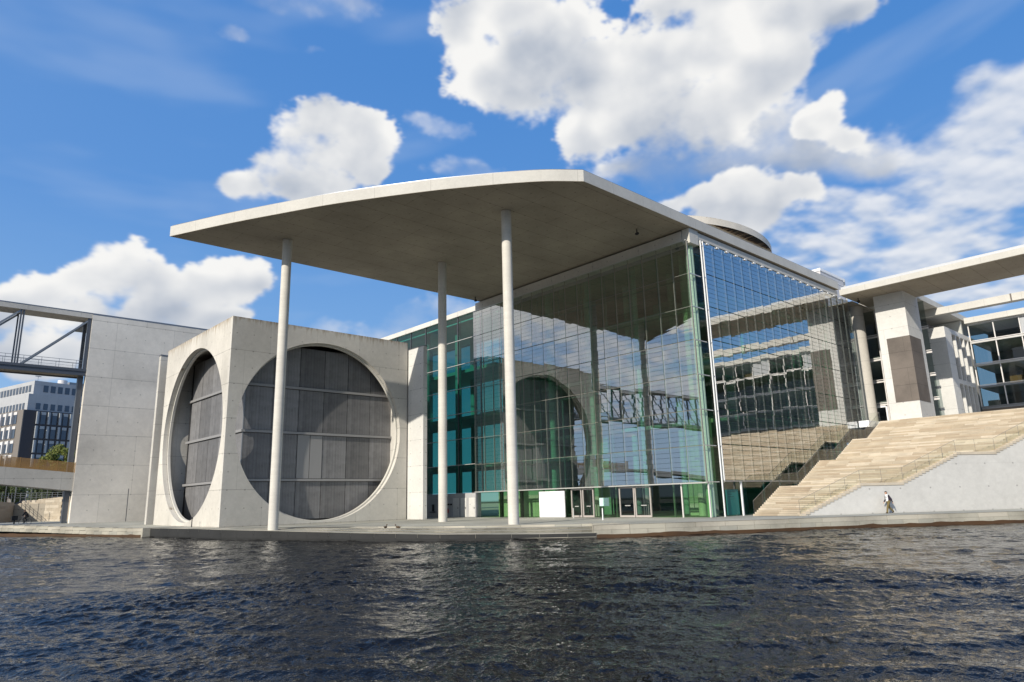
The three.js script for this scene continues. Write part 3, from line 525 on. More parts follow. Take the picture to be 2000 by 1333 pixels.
// ---------------------------------------------------------------- upper footbridge: a trussed deck with a roof slab
{
  const t = thing('upper_footbridge', 'high steel truss footbridge with concrete roof slab crossing to the wall', 'bridge', [0, 19, -107]);
  const xW = -76;
  const roof = part('roof_slab', box(xW, 19.4, 27.55, 28.2, -109.1, -105.95), M.concrete, t);
  part('roof_capping', box(xW, 19.4, 28.205, 28.32, -109.1, -105.93), M.capping, roof);
  part('deck', box(xW, 19.4, 19.75, 20.1, -109.0, -106.2), M.soffit, t);
  for (const z of [-106.15, -108.95]) part('deck_girder', [box(xW, 19.4, 20.15, 20.5, z - 0.15, z + 0.15), box(xW, 19.4, 19.6, 19.74, z - 0.15, z + 0.15), box(xW, 19.4, 19.74, 20.15, z - 0.05, z + 0.05)], M.steel, t);
  for (let i = 0; i < 12; i++) for (const z of [-106.2, -108.9]) {
    const x = 11.57 - i * 7.87; if (x < xW) continue;
    part('post', [box(x - 0.22, x - 0.06, 20.5, 27.55, z - 0.14, z + 0.14), box(x + 0.06, x + 0.22, 20.5, 27.55, z - 0.14, z + 0.14)], M.steel, t);
  }
  for (let i = 0; i < 11; i++) for (const z of [-106.2, -108.9]) { const x = 11.57 - i * 7.87; part('diagonal', bar([x + 0.5, 20.5, z], [x + 7.75, 27.5, z], 0.16, 0.22), M.grey, t); }
  for (const z of [-106.2, -108.9]) part('end_post', box(18.95, 19.35, 20.5, 27.55, z - 0.15, z + 0.15), M.steel, t);
  part('support_column', box(18.7, 19.3, 0.2, 19.6, -107.6, -106.8), M.steel, t);
  for (const z of [-106.4, -108.7]) {
    part('handrail', [bar([xW, 21.65, z], [19.0, 21.65, z], 0.05, 0.05), bar([xW, 21.3, z], [19.0, 21.3, z], 0.03, 0.03)], M.grey, t);
    part('rail_wire', [0.2, 0.37, 0.54, 0.7].map((h) => bar([xW, 20.5 + h, z], [19.0, 20.5 + h, z], 0.012, 0.012)), M.grey, t);
    for (let x = 18.2; x > -20; x -= 1.95) part('baluster', box(x - 0.02, x + 0.02, 20.5, 21.65, z - 0.02, z + 0.02), M.grey, t);
  }
}
// ---------------------------------------------------------------- lower footbridge: arched concrete deck with bronze railing
{
  const t = thing('lower_footbridge', 'low arched concrete footbridge with bronze slatted railing over the quay', 'bridge', [10, 4, -107.5]);
  const y = (x) => 6.78 + 0.096 * (19.5 - x) - 0.00105 * (19.5 - x) ** 2, depth = (x) => 2.32 - 0.026 * (19.5 - x);
  const xs = []; for (let x = 19.4; x >= -76; x -= 1.99) xs.push(x);
  const g = []; for (let i = 0; i < xs.length - 1; i++) { const a = xs[i], b = xs[i + 1], da = Math.max(1, depth(a)), db = Math.max(1, depth(b)), z0 = -106.0, z1 = -109.6;
    g.push(quad([b, y(b), z0], [b, y(b) - db, z0], [a, y(a) - da, z0], [a, y(a), z0]), quad([b, y(b), z1], [b, y(b), z0], [a, y(a), z0], [a, y(a), z1]), quad([b, y(b) - db, z0], [b, y(b) - db, z1], [a, y(a) - da, z1], [a, y(a) - da, z0]), quad([a, y(a), z1], [a, y(a) - da, z1], [b, y(b) - db, z1], [b, y(b), z1])); }
  part('deck', g, std({ map: concreteA, color: lin(0.56, 0.53, 0.47), roughness: 0.9 }, 12), t);
  for (const z of [-106.03, -109.55]) for (let i = 0; i < xs.length - 1; i++) {
    const a = xs[i], b = xs[i + 1]; if (b < -30) break;
    const s = []; for (let k = 0; k < 10; k++) s.push(bar([a - 0.03, y(a) + 0.08 + k * 0.128, z], [b + 0.03, y(b) + 0.08 + k * 0.128, z], 0.05, 0.085));
    part('railing_panel', s, M.bronze, t);
    part('railing_post', bar([a, y(a), z], [a, y(a) + 1.34, z], 0.07, 0.07), M.bronze, t);
  }
}

// ---------------------------------------------------------------- staircase beside the hall
const wallZ = (x) => -27.6 + 0.567 * (x - 56.9), FL = [56.9, 65.8, 74.7, 83.6], TR = 0.344, RI = 2.5 / 16, PLAT = 10;
const stairY = (x) => { let k = 0; while (k < 3 && x >= FL[k + 1]) k++; return 2.5 * k + clamp((x - FL[k]) / (16 * TR)) * 2.5; };
const sand = [[0.52, 0.445, 0.345], [0.475, 0.4, 0.3], [0.57, 0.505, 0.41], [0.45, 0.37, 0.275], [0.535, 0.465, 0.365]].map((c, i) => std({ map: concreteMap({ seed: 140 + i, size: 4, n: 512, bh: 4, bw: 4, joint: 1, cloud: 0.3, ties: false, tint: [1, 0.985, 0.95] }), color: lin(...c), roughness: 0.88 }, 4));
{
  const t = thing('grand_staircase', 'wide sandstone staircase of four flights rising beside the glass hall', 'staircase', [60, 0, -31]);
  const r = rng(33), rest = [], zL = -31.6; let made = 0;
  const step = (x, y0, y1, depth, end) => {
    const z1 = end; let z = zL + 0.02 - (r() < 0.5 ? 1.1 : 0);
    while (z < z1) {
      const w = 2.1 + (r() < 0.3 ? 1 : 0), a = Math.max(z, zL), b = Math.min(z + w, z1); z += w; if (b - a < 0.15) continue;
      const m = sand[Math.floor(r() * sand.length)], g = box(x - 0.03, x + depth + 0.05, y1 - 0.139, y1 + (r() - 0.5) * 0.004, a + 0.004, b - 0.004);
      if (made < 298) { part('step_slab', g, m, t); made++; } else rest.push([g, m]);
    }
  };
  for (let f = 0; f < 4; f++) for (let k = 0; k < 16; k++) {
    const x = FL[f] + k * TR, y1 = 2.5 * f + (k + 1) * RI, last = k === 15;
    step(x, y1 - 0.19, y1, last ? (f < 3 ? FL[f + 1] - x : 6) : TR, wallZ(x) + 0.25);
  }
  for (const m of sand) { const g = rest.filter((q) => q[1] === m).map((q) => q[0]); if (g.length) part('upper_step_slabs', g, m, t).userData = { kind: 'stuff' }; }
  // the left edge: sawn block ends standing proud beside the steps
  for (let f = 0; f < 4; f++) for (let k = 0; k < 16; k++) { const x = FL[f] + k * TR, y1 = 2.5 * f + (k + 1) * RI; part('string_block', box(x - 0.02, x + TR + (k === 15 && f < 3 ? 0.1 : 0.02), y1 - 0.18, y1 + 0.012, zL - 0.1, zL + 0.4), sand[2], t); }
  const under = []; for (let x = 57.3; x < 88.6; x += 0.75) under.push(box(x, x + 0.75, -0.1, stairY(x) - 0.5, zL - 0.3, wallZ(x) + 0.1));
  for (let f = 0; f < 4; f++) for (let k = 0; k < 16; k++) { const x = FL[f] + k * TR; under.push(box(x + 0.012, x + 0.8, 2.5 * f + k * RI - 0.3, 2.5 * f + (k + 1) * RI - 0.138, zL, wallZ(x) + 0.2)); }
  part('stair_core', under, M.dark, t);
  part('platform', box(88.8, 130, PLAT - 0.6, PLAT - 0.01, -45, 40), M.white, t);
  part('platform_edge', box(86.0, 88.84, PLAT - 0.75, PLAT + 0.0, -33.1, zL - 0.36), M.white2, t);
}
{ // white retaining wall that ends the steps on the right, a sandstone cap block on every tread
  const t = thing('retaining_wall', 'long smooth pale grey retaining wall below the staircase with stepped top', 'wall', [65, 0, -23]);
  const g = [], n = 4 * 16;
  const put = (a, b, top, name, y0, m, o0, o1) => { const za = wallZ(a), zb = wallZ(b), d = Math.hypot(b - a, zb - za), nx = -(zb - za) / d, nz = (b - a) / d; part(name, slab([[a + nx * o0, za + nz * o0], [b + nx * o0, zb + nz * o0], [b + nx * o1, zb + nz * o1], [a + nx * o1, za + nz * o1]], y0, top), m, t); };
  const seg = [];
  for (let f = 0; f < 4; f++) { for (let k = 0; k < 16; k++) seg.push([FL[f] + k * TR, FL[f] + (k + 1) * TR, 2.5 * f + (k + 1) * RI]); if (f < 3) seg.push([FL[f] + 16 * TR, FL[f + 1], 2.5 * (f + 1)]); }
  seg.push([FL[3] + 16 * TR, 130, 10]);
  for (const [a, b, y] of seg) { const za = wallZ(a), zb = wallZ(b), d = Math.hypot(b - a, zb - za), nx = -(zb - za) / d, nz = (b - a) / d, o = 0.28; g.push(slab([[a + nx * o, za + nz * o], [b + nx * o, zb + nz * o], [b - nx * 0.02, zb - nz * 0.02], [a - nx * 0.02, za - nz * 0.02]], -0.3, y - 0.2)); }
  part('wall', g, std({ map: concreteMap({ seed: 151, size: 24, bh: 4, bw: 8, joint: 0.95, cloud: 0.2, tint: [0.99, 1, 1], wear: (x, y, b) => 1 - 0.22 * sstep(0.9 - y % 24 + b, 0, 1.2) * (0.4 + b) }), color: lin(0.68, 0.66, 0.62), roughness: 0.85 }, 24), t);
  for (const [a, b, y] of seg.slice(0, 52)) put(a + 0.006, b + 0.03, y + 0.02, 'cap_block', y - 0.2, sand[2], 0.34, -0.25);
}
function balustrade(label, pts, post, base) {                  // pts: [x, y, z] along the foot
  const t = thing('glass_balustrade', label, 'balustrade', base);
  for (let i = 0; i < pts.length - 1; i++) {
    const a = pts[i], b = pts[i + 1], L = Math.hypot(b[0] - a[0], b[1] - a[1], b[2] - a[2]), n = Math.max(1, Math.round(L / post));
    part('handrail', bar([a[0], a[1] + 1.1, a[2]], [b[0], b[1] + 1.1, b[2]], 0.022, 0.022), M.mull, t);
    for (let k = 0; k < n; k++) {
      const p = (u) => [lerp(a[0], b[0], u), lerp(a[1], b[1], u), lerp(a[2], b[2], u)], q0 = p((k + 0.015) / n), q1 = p((k + 0.985) / n), q = p(k / n);
      part('glass_panel', quad([q0[0], q0[1] + 1.08, q0[2]], [q0[0], q0[1] + 0.06, q0[2]], [q1[0], q1[1] + 0.06, q1[2]], [q1[0], q1[1] + 1.08, q1[2]]), G.rail, t);
      part('post', box(q[0] - 0.009, q[0] + 0.009, q[1], q[1] + 1.1, q[2] - 0.009, q[2] + 0.009), M.steel, t);
    }
  }
}
{
  const prof = (z, dx = 0) => { const P = []; for (let f = 0; f < 4; f++) { P.push([FL[f] + 0.3, 2.5 * f + RI, z(FL[f] + 0.3)], [FL[f] + 16 * TR - 0.1, 2.5 * (f + 1), z(FL[f] + 16 * TR)]); } return P; };
  balustrade('glass balustrade along the stair edge beside the mirrored hall wall', [...prof(() => -31.75), [89, 10, -31.75], [89, 10, -33.0]], 1.8, [72, 5, -31.75]);
  const rt = prof((x) => wallZ(x) - 0.05); rt[0] = [57.0, RI, wallZ(57)];
  balustrade('glass balustrade with thin dark posts along the retaining wall top', rt, 1.75, [72, 5, -19]);
}

// ---------------------------------------------------------------- wing on the right: roof slabs, pillar, block and offices behind the staircase
const wing = thing('office_wing', 'concrete and glass office wing with flat roof slabs above the staircase', 'building', [89, 10, -27]);
{
  const slabRoof = part('roof_slab', [box(85.22, 93.9, 25.42, 26.12, -32.98, 70)], M.fascia, wing);
  part('soffit', box(85.26, 93.86, 25.385, 25.416, -32.9, 70), M.soffit, slabRoof);
  part('roof_capping', box(85.6, 93.7, 26.125, 26.5, -32.9, 70), std({ color: lin(0.5, 0.51, 0.52), roughness: 0.5 }), slabRoof);
  part('roof_slab', box(93.92, 126, 25.44, 26.2, -62, -27.25), M.fascia, wing);
  part('rear_soffit', box(89, 126, 25.3, 25.4, -62, -33.02), M.soffit, wing);
  part('roof_beam', [box(102, 103.2, 24.5, 25.42, -30, 70)], M.fascia, wing);
  for (let z = -19; z < 60; z += 8.2) part('beam_joint', box(101.97, 102.0, 24.5, 25.42, z - 0.16, z), M.dark, wing);
  part('roof_edge', box(113.2, 126, 24.95, 25.75, -27.2, 70), M.fascia, wing);
  const p = part('pillar', box(89.2, 94.1, 9.4, 25.4, -30.6, -27.2), M.white, wing);
  part('dark_panel', [box(89.17, 89.2, 12.06, 19.85, -29.76, -27.2), box(89.17, 93.0, 12.06, 19.85, -27.2, -27.17)], M.dark, p);
  part('round_column', cyl(92.2, -33.9, 0.78, 9.4, 25.4, 32), M.concrete, wing);
  // recessed glazing behind the pillar
  const gz = part('recess_glazing', [box(95.9, 96.1, 9.9, 10.1, -46, -27)], M.grey, wing);
  for (const [i, y] of [12.7, 15.7, 18.6, 21.7].entries()) { part('transom', [box(95.85, 96.0, y + 0.25, y + 0.33, -46, -27), box(95.95, 96.05, y - 0.05, y + 0.14, -46, -27)], [M.paleFrame, M.white2][0], gz); }
  for (const z of [-40, -36.4, -33.0, -29.5]) part('mullion', box(95.86, 96.02, 9.9, 25.3, z - 0.06, z + 0.06), M.paleFrame, gz);
  for (const [a, b] of [[9.9, 12.6], [13.05, 15.6], [16.05, 18.5], [18.95, 21.6], [22.05, 25.3]]) for (const [z0, z1] of [[-45.9, -40.1], [-39.9, -36.5], [-36.3, -33.1], [-32.9, -29.6], [-29.4, -27.1]]) part('glass_pane', quad([96, b, z0], [96, a, z0], [96, a, z1], [96, b, z1]), G.office, gz);
  part('door_frame', [box(95.8, 95.95, 9.9, 12.5, -35.9, -35.75), box(95.8, 95.95, 9.9, 12.5, -33.3, -33.1), box(95.8, 95.95, 12.4, 12.6, -35.75, -33.3)], M.white2, gz);
  for (const y of [12.95, 18.85]) part('inner_floor', box(96.6, 112.5, y, y + 0.35, -60, -31), M.inner, gz);
  part('inner_wall', box(112.5, 113, 9.4, 25.3, -60, -27.5), M.inner, gz);
  // windowed concrete block
  const darkPane = std({ color: lin(0.012, 0.02, 0.022), roughness: 0.55 });
  const b = part('concrete_block', [box(103, 105.4, 9.4, 23.05, -29.9, -27.12), box(105.4, 117, 22.4, 23.05, -29.9, -27.12), box(105.4, 117, 9.4, 22.4, -29.9, -27.52)], M.white, wing);
  part('cross_beam', box(105.4, 113.1, 15.6, 16.2, -27.5, -27.15), M.white, b);
  for (let i = 0; i < 5; i++) part('fin', box(105.42 + i * 1.9, 105.42 + i * 1.9 + 0.34, 9.4, 22.4, -27.5, -27.13), M.white, b);
  for (let i = 0; i < 4; i++) for (const [y0, y1] of [[9.5, 15.6], [16.3, 22.4]]) { const x0 = 105.85 + i * 1.9, x1 = x0 + 1.45; part('window_pane', quad([x0, y1, -27.48], [x0, y0, -27.48], [x1, y0, -27.48], [x1, y1, -27.48]), darkPane, b); part('window_rail', box(x0, x1, y0 + 2.2, y0 + 2.28, -27.47, -27.43), M.steel, b); }
  part('roof_link', box(103, 117, 23.06, 24.4, -31, -29.95), M.dark, wing);
  // office facade
  const f = part('office_facade', [box(113.9, 114.4, 9.4, 13.0, -27.0, 70)], M.dark, wing);
  const ys = [12.9, 15.9, 19.0, 22.3, 25.0], zs = []; for (let z = -27.0; z <= 40; z += 3.05) zs.push(z);
  const blind = std({ color: lin(0.42, 0.43, 0.44), roughness: 0.7, bumpMap: dataTex(64, (u, v) => (v * 16) % 1, false), bumpScale: 0.02 }, 1);
  for (let k = 0; k < 4; k++) for (let i = 0; i < zs.length - 1; i++) {
    part('glass_pane', quad([114.05, ys[k + 1] - 0.3, zs[i] + 0.06], [114.05, ys[k] + 0.12, zs[i] + 0.06], [114.05, ys[k] + 0.12, zs[i + 1] - 0.06], [114.05, ys[k + 1] - 0.3, zs[i + 1] - 0.06]), G.office, f);
    if ((k === 3 && (i === 2 || i === 3 || i === 6)) || (k === 1 && i === 2)) part('roller_blind', box(113.93, 113.98, ys[k] + 0.12, ys[k + 1] - 0.3, zs[i] + 0.08, zs[i + 1] - 0.08), blind, f);
  }
  for (const y of ys) { part('spandrel', box(113.8, 114.3, y - 0.28, y - 0.02, -27.0, 70), y < 16 ? M.grey : M.alu, f); part('spandrel_rail', box(113.7, 113.9, y + 0.02, y + 0.12, -27.0, 70), y < 16 ? M.grey : M.paleFrame, f); }
  for (const z of zs) part('mullion', box(113.86, 114.12, 12.9, 24.9, z - 0.06, z + 0.06), M.paleFrame, f);
  for (const y of ys.slice(0, 4)) part('inner_floor', box(114.5, 124, y - 0.3, y, -26.8, 60), M.inner, f);
  part('inner_wall', box(124, 124.4, 9.4, 25.5, -27, 60), M.floor, f);
  const rr = rng(8); for (let i = 0; i < 16; i++) part('office_cupboard', box(115.2, 116.2, ys[i % 4], ys[i % 4] + 0.9 + rr() * 0.6, zs[i] + 0.5, zs[i] + 0.9 + rr() * 1.4), [M.inner, M.bronze, M.black][i % 3], f);
  // plant room on the roof
  const pl = part('roof_plant', box(97.5, 105.4, 26.2, 33.1, -46, -40), std({ color: lin(0.55, 0.53, 0.52), roughness: 0.6 }), wing);
  part('plant_trim', [box(97.4, 105.5, 33.11, 33.5, -46, -39.9), box(97.45, 105.45, 32.2, 32.28, -39.99, -39.95)], M.white2, pl);
  part('vent_pipe', cyl(106.2, -40.2, 0.16, 26.2, 33.6, 10), M.alu, pl); part('vent_pipe', cyl(106.9, -40.6, 0.13, 26.2, 33.0, 10), M.grey, pl);
  for (const [x, z] of [[88.2, -32]]) part('floodlight', [cyl(x, z, 0.05, 25.0, 25.4, 8), new THREE.SphereGeometry(0.18, 10, 8).translate(x, 24.95, z)], M.black, wing);
}

// ---------------------------------------------------------------- far left: office block, trees, stone embankment
{
  const t = thing('distant_office', 'distant office block with white top floors over a dark grid facade', 'building', [30, 0, -242]);
  t.rotation.y = R(15.5);
  const at = new THREE.Vector3(30, 0, -242); originOf.set(t, new THREE.Vector3(0, 0, 0));   // children in the block's own frame: corner at 0, +x along the right face, -z along the left face
  const clad = std({ color: lin(0.035, 0.03, 0.033), roughness: 0.5 }), pale = std({ map: concreteMap({ seed: 171, size: 9, bh: 3, bw: 3, cloud: 0.08, joint: 0.8, ties: false, n: 512 }), color: lin(0.46, 0.47, 0.48), roughness: 0.7 }, 9), brown = std({ color: lin(0.17, 0.15, 0.13), roughness: 0.6 }), wg = std({ color: lin(0.06, 0.08, 0.11), roughness: 0.12, metalness: 0.1 }), fin = std({ color: lin(0.34, 0.36, 0.37), roughness: 0.5 }), wh = std({ color: lin(0.62, 0.6, 0.58), roughness: 0.5 });
  part('podium', box(0, 46, 0, 31.1, -70, 0), clad, t);
  part('left_cladding', box(-0.25, -0.01, 0, 31.1, -70, -0.0), brown, t);
  part('upper_storey', box(1.0, 46, 31.1, 36.0, -70, -1.0), pale, t);
  part('top_storey', box(2.6, 46, 36.0, 40.2, -70, -2.2), pale, t);
  part('roof_plant', [box(14, 44, 40.2, 41.6, -30, -6)], M.grey, t); part('roof_drum', cyl(11.5, -5, 1.3, 40.2, 41.6, 20), wh, t);
  part('antenna', [cyl(5, -6, 0.06, 40.2, 42.3, 6), box(4.2, 5.8, 42.1, 42.3, -6.1, -5.9)], M.grey, t);
  for (let k = 0; k < 7; k++) { const y = 27.2 - k * 4.15; if (y < 1) break;
    for (let i = 0; i < 7; i++) { const x = 3.2 + i * 3.05; part('window', box(x + 1.3, x + 2.55, y, y + 3.6 - 0.9, 0.02, 0.12), wg, t); part('window_head', box(x + 1.3, x + 2.55, y + 2.75, y + 3.6, 0.02, 0.16), fin, t); part('fin', box(x, x + 0.5, y, y + 3.6, 0.02, 0.6), fin, t); part('window', box(x + 0.7, x + 1.0, y, y + 3.6, 0.02, 0.1), wg, t); }
    for (let i = 0; i < 9; i++) { const z = -3.4 - i * 3.4; part('window', box(-0.4, -0.27, y, y + 2.6, z - 1.9, z), wg, t); part('window_head', box(-0.42, -0.27, y + 2.65, y + 3.5, z - 1.9, z), wh, t); part('fin', box(-0.9, -0.27, y, y + 3.5, z - 2.7, z - 2.1), wh, t); } }
  for (let i = 0; i < 11; i++) { part('window', box(5.2 + i * 2.0, 6.5 + i * 2.0, 37.0, 39.0, -2.18, -2.1), wg, t); part('window', box(3.2 + i * 2.0, 4.4 + i * 2.0, 31.6, 33.4, -0.98, -0.9), wg, t); }
  for (let i = 0; i < 16; i++) { part('window', box(2.5, 2.58, 37.0, 39.0, -5.2 - i * 2.0, -3.9 - i * 2.0), wg, t); part('window', box(0.9, 0.98, 31.5, 33.4, -4.0 - i * 2.0, -2.8 - i * 2.0), wg, t); }
}
function tree(label, x, z, y0, h, rad, seed, tone) {
  const t = thing('tree', label, 'tree', [x, y0, z], undefined), r = rng(seed), bark = M.treeBark ??= std({ color: lin(0.07, 0.05, 0.035), roughness: 0.95 });
  const limbs = [cyl(x, z, 0.22, y0, y0 + h * 0.55, 10, 0.12)];
  for (let i = 0; i < 7; i++) { const a = i * 2.4 + r(), s = h * (0.3 + 0.05 * i); limbs.push(bar([x, y0 + s, z], [x + Math.cos(a) * rad * 0.7, y0 + s + h * 0.28, z + Math.sin(a) * rad * 0.7], 0.08, 0.08)); }
  part('trunk', limbs, bark, t);
  const pos = [], nor = [], N = 5200, clumps = Array.from({ length: 26 }, () => { const a = r() * 6.283, q = Math.sqrt(r()), v = r() * 2 - 1; return [Math.cos(a) * rad * q * Math.sqrt(1 - v * v * 0.8), h * 0.62 + v * h * 0.36, Math.sin(a) * rad * q * Math.sqrt(1 - v * v * 0.8), rad * (0.2 + r() * 0.22)]; });
  for (let i = 0; i < N; i++) {
    const c = clumps[Math.floor(r() * clumps.length)], u = r() * 2 - 1, a = r() * 6.283, q = c[3] * Math.cbrt(r()), s = Math.sqrt(1 - u * u), C = new THREE.Vector3(x + c[0] + q * s * Math.cos(a), y0 + c[1] + q * u, z + c[2] + q * s * Math.sin(a));
    const e1 = new THREE.Vector3(r() - 0.5, r() - 0.5, r() - 0.5).normalize(), e2 = new THREE.Vector3(r() - 0.5, r() - 0.5, r() - 0.5).cross(e1).normalize(), L = 0.16 + r() * 0.14, n = new THREE.Vector3().crossVectors(e1, e2);
    const p1 = C.clone().addScaledVector(e1, L), p2 = C.clone().addScaledVector(e2, L * 0.5), p3 = C.clone().addScaledVector(e1, -L), p4 = C.clone().addScaledVector(e2, -L * 0.5);
    for (const p of [p1, p2, p3, p1, p3, p4]) { pos.push(p.x, p.y, p.z); nor.push(n.x, n.y, n.z); }
  }
  const g = new THREE.BufferGeometry(); g.setAttribute('position', new THREE.BufferAttribute(new Float32Array(pos), 3)); g.setAttribute('normal', new THREE.BufferAttribute(new Float32Array(nor), 3));
  part('crown', g, new THREE.MeshPhysicalMaterial({ color: lin(...tone), roughness: 0.8, transmission: 0.35, thickness: 0, side: THREE.DoubleSide }), t);
}
tree('yellow green tree beside the bridge column above the bronze railing', 27.4, -165, 3.2, 11.5, 3.2, 1, [0.19, 0.22, 0.03]);
tree('smaller bright green tree left of the other, over the bronze railing', 26.6, -172, 3.2, 10.6, 2.4, 2, [0.17, 0.23, 0.03]);
tree('small green tree under the low footbridge at the picture edge', 18.6, -158, 3.0, 4.2, 2.2, 3, [0.09, 0.13, 0.03]);
tree('dark leafy tree behind the embankment railing under the low footbridge', 26.5, -168, 3.0, 4.6, 3.6, 4, [0.06, 0.09, 0.025]);
{
  const t = thing('stone_embankment', 'sandy stone embankment wall below the footbridges on the far left', 'wall', [20, 0, -132]);
  const A = [16.9, -141], B = [23.2, -134], C = [24.3, -121], r = rng(61), y0 = 0.35;
  const blocks = (P, Q, hP, hQ, name, mats) => {
    const L = Math.hypot(Q[0] - P[0], Q[1] - P[1]), n = Math.round(L / 0.9);
    for (let row = 0; row < 9; row++) for (let i = 0; i < n; i++) { const u0 = (i + (row % 2) * 0.5) / n, u1 = Math.min(1, u0 + 1 / n); if (u0 >= 1) continue; const top = lerp(hP, hQ, (u0 + u1) / 2), ya = y0 + row * 0.44, yb = Math.min(ya + 0.43, y0 + top); if (yb - ya < 0.08) continue; const e = 0.006 / L, p = (u) => [lerp(P[0], Q[0], u), lerp(P[1], Q[1], u)], a = p(u0 + e), b = p(u1 - e), nx = (Q[1] - P[1]) / L, nz = -(Q[0] - P[0]) / L, o = r() * 0.015; part(name, slab([[a[0] - nx * o, a[1] - nz * o], [b[0] - nx * o, b[1] - nz * o], [b[0] + nx * 0.4, b[1] + nz * 0.4], [a[0] + nx * 0.4, a[1] + nz * 0.4]].reverse(), ya, yb), mats[Math.floor(r() * mats.length)], t); }
  };
  blocks([18.3, -140], B, 3.4, 3.9, 'stone', [sand[0], sand[2], sand[4]]);
  blocks(B, C, 3.9, 3.9, 'stone', [sand[1], sand[3]]);
  blocks([13.0, -133], [17.6, -139.6], 3.4, 3.2, 'stone', [sand[3], sand[1]]);
  part('fill', [slab([[13, -133.3], [17.6, -140], [23.4, -134.2], [24.5, -121], [60, -121], [60, -200], [0, -200], [0, -140]], 0, 3.3)], M.soffit, t);
  const f = thing('embankment_railing', 'thin metal railing with posts along the top of the embankment', 'railing', [20, 3.6, -134]);
  const line = [[13, -133.4], [17.7, -140.2], [23.3, -134.4], [24.4, -121.5]];
  for (let i = 0; i < 3; i++) { const [a, b] = [line[i], line[i + 1]], L = Math.hypot(b[0] - a[0], b[1] - a[1]); for (const h of [0.4, 0.75, 1.1]) part('rail', bar([a[0], 3.9 + h, a[1]], [b[0], 3.9 + h, b[1]], 0.05, 0.05), M.steel, f); for (let k = 0; k < L / 0.9; k++) { const u = k * 0.9 / L; part('post', box(lerp(a[0], b[0], u) - 0.04, lerp(a[0], b[0], u) + 0.04, 3.6, 5.1 + (k % 3 ? 0 : 1.5), lerp(a[1], b[1], u) - 0.04, lerp(a[1], b[1], u) + 0.04), M.grey, f); } }
  const bx = thing('utility_box', 'small dark box at the foot of the stone embankment beside the cyclist', 'box', [14.4, 0.4, -112.5]);
  part('cabinet', box(14.1, 14.75, 0.95, 1.5, -112.7, -112.2), M.black, bx); part('post', box(14.36, 14.5, 0.4, 0.95, -112.5, -112.36), M.black, bx);
}

// ---------------------------------------------------------------- small things on the promenade
function canvasMat(w, h, draw, extra = {}) { const c = document.createElement('canvas'); c.width = w; c.height = h; draw(c.getContext('2d'), w, h); const t = new THREE.CanvasTexture(c); t.colorSpace = THREE.SRGBColorSpace; return new THREE.MeshStandardMaterial({ map: t, roughness: 0.6, ...extra }); }
const blur = (g, x, y, w, h, col) => { g.fillStyle = col; const r = rng(Math.round(x * 31 + y * 7)); let u = x; while (u < x + w) { const l = h * (0.5 + r() * 2.2); g.fillRect(u, y, Math.min(l, x + w - u), h * (0.7 + r() * 0.3)); u += l + h * 0.35; } };
const faceX = (x, y0, y1, z0, z1) => { const g = quad([x, y1, z0], [x, y0, z0], [x, y0, z1], [x, y1, z1]); g.setAttribute('uv', new THREE.BufferAttribute(new Float32Array([0, 1, 0, 0, 1, 0, 0, 1, 1, 0, 1, 1]), 2)); return g; };
{
  const t = thing('information_board', 'big white information board with lines of small print by the entrance', 'information board', [52.6, 0, -51.75]);
  part('panel', box(52.5, 52.62, 0.04, 2.66, -53.6, -49.94), std({ color: lin(0.84, 0.84, 0.84), roughness: 0.5 }), t);
  part('print', faceX(52.494, 0.1, 2.6, -53.54, -50.0), canvasMat(640, 460, (g, w, h) => { g.fillStyle = '#f6f6f5'; g.fillRect(0, 0, w, h); blur(g, 36, 74, 250, 9, '#9a9a9a'); blur(g, 300, 74, 170, 9, '#b4b4b4'); blur(g, 36, 96, 440, 8, '#c6c6c6'); blur(g, 36, 172, 330, 9, '#8f8f8f'); blur(g, 36, 192, 270, 8, '#aaaaaa'); blur(g, 36, 214, 210, 7, '#d2d2d2'); blur(g, 36, 262, 310, 9, '#8f8f8f'); blur(g, 36, 284, 270, 9, '#9c9c9c'); blur(g, 36, 306, 200, 7, '#cfcfcf'); blur(g, 400, 330, 110, 8, '#dadada'); }), t, true);
  const s = thing('pale_notice', 'pale mint square notice fixed to the glass between the two doors', 'sign', [53.1, 1.1, -45.2]);
  part('panel', box(53.05, 53.09, 1.08, 1.86, -45.75, -44.55), std({ color: lin(0.55, 0.78, 0.68), roughness: 0.5 }), s);
  part('print', faceX(53.044, 1.12, 1.82, -45.7, -44.6), canvasMat(128, 96, (g, w, h) => { g.fillStyle = '#c4ecdc'; g.fillRect(0, 0, w, h); g.strokeStyle = '#a6d4c4'; g.lineWidth = 2; g.strokeRect(50, 44, 24, 20); blur(g, 30, 74, 66, 3, '#b2dccd'); }), s, true);
  const o = thing('dark_teal_notice', 'dark teal notice panel with printed lines behind the corner glass', 'sign', [56.6, 0, -33.55]);
  const g = quad([55.9, 2.3, -33.52], [55.9, 0.1, -33.52], [57.9, 0.1, -33.52], [57.9, 2.3, -33.52]); g.setAttribute('uv', new THREE.BufferAttribute(new Float32Array([0, 1, 0, 0, 1, 0, 0, 1, 1, 0, 1, 1]), 2));
  part('print', g, canvasMat(256, 320, (c, w, h) => { c.fillStyle = '#1f6f68'; c.fillRect(0, 0, w, h); blur(c, 30, 26, 170, 12, '#0d3f3b'); blur(c, 34, 54, 90, 12, '#0c3834'); blur(c, 34, 88, 130, 12, '#0c3834'); blur(c, 34, 118, 150, 8, '#15514c'); }), o, true);
  part('panel', box(55.9, 57.9, 0.1, 2.3, -33.57, -33.53), std({ color: lin(0.02, 0.16, 0.14), roughness: 0.6 }), o);
}
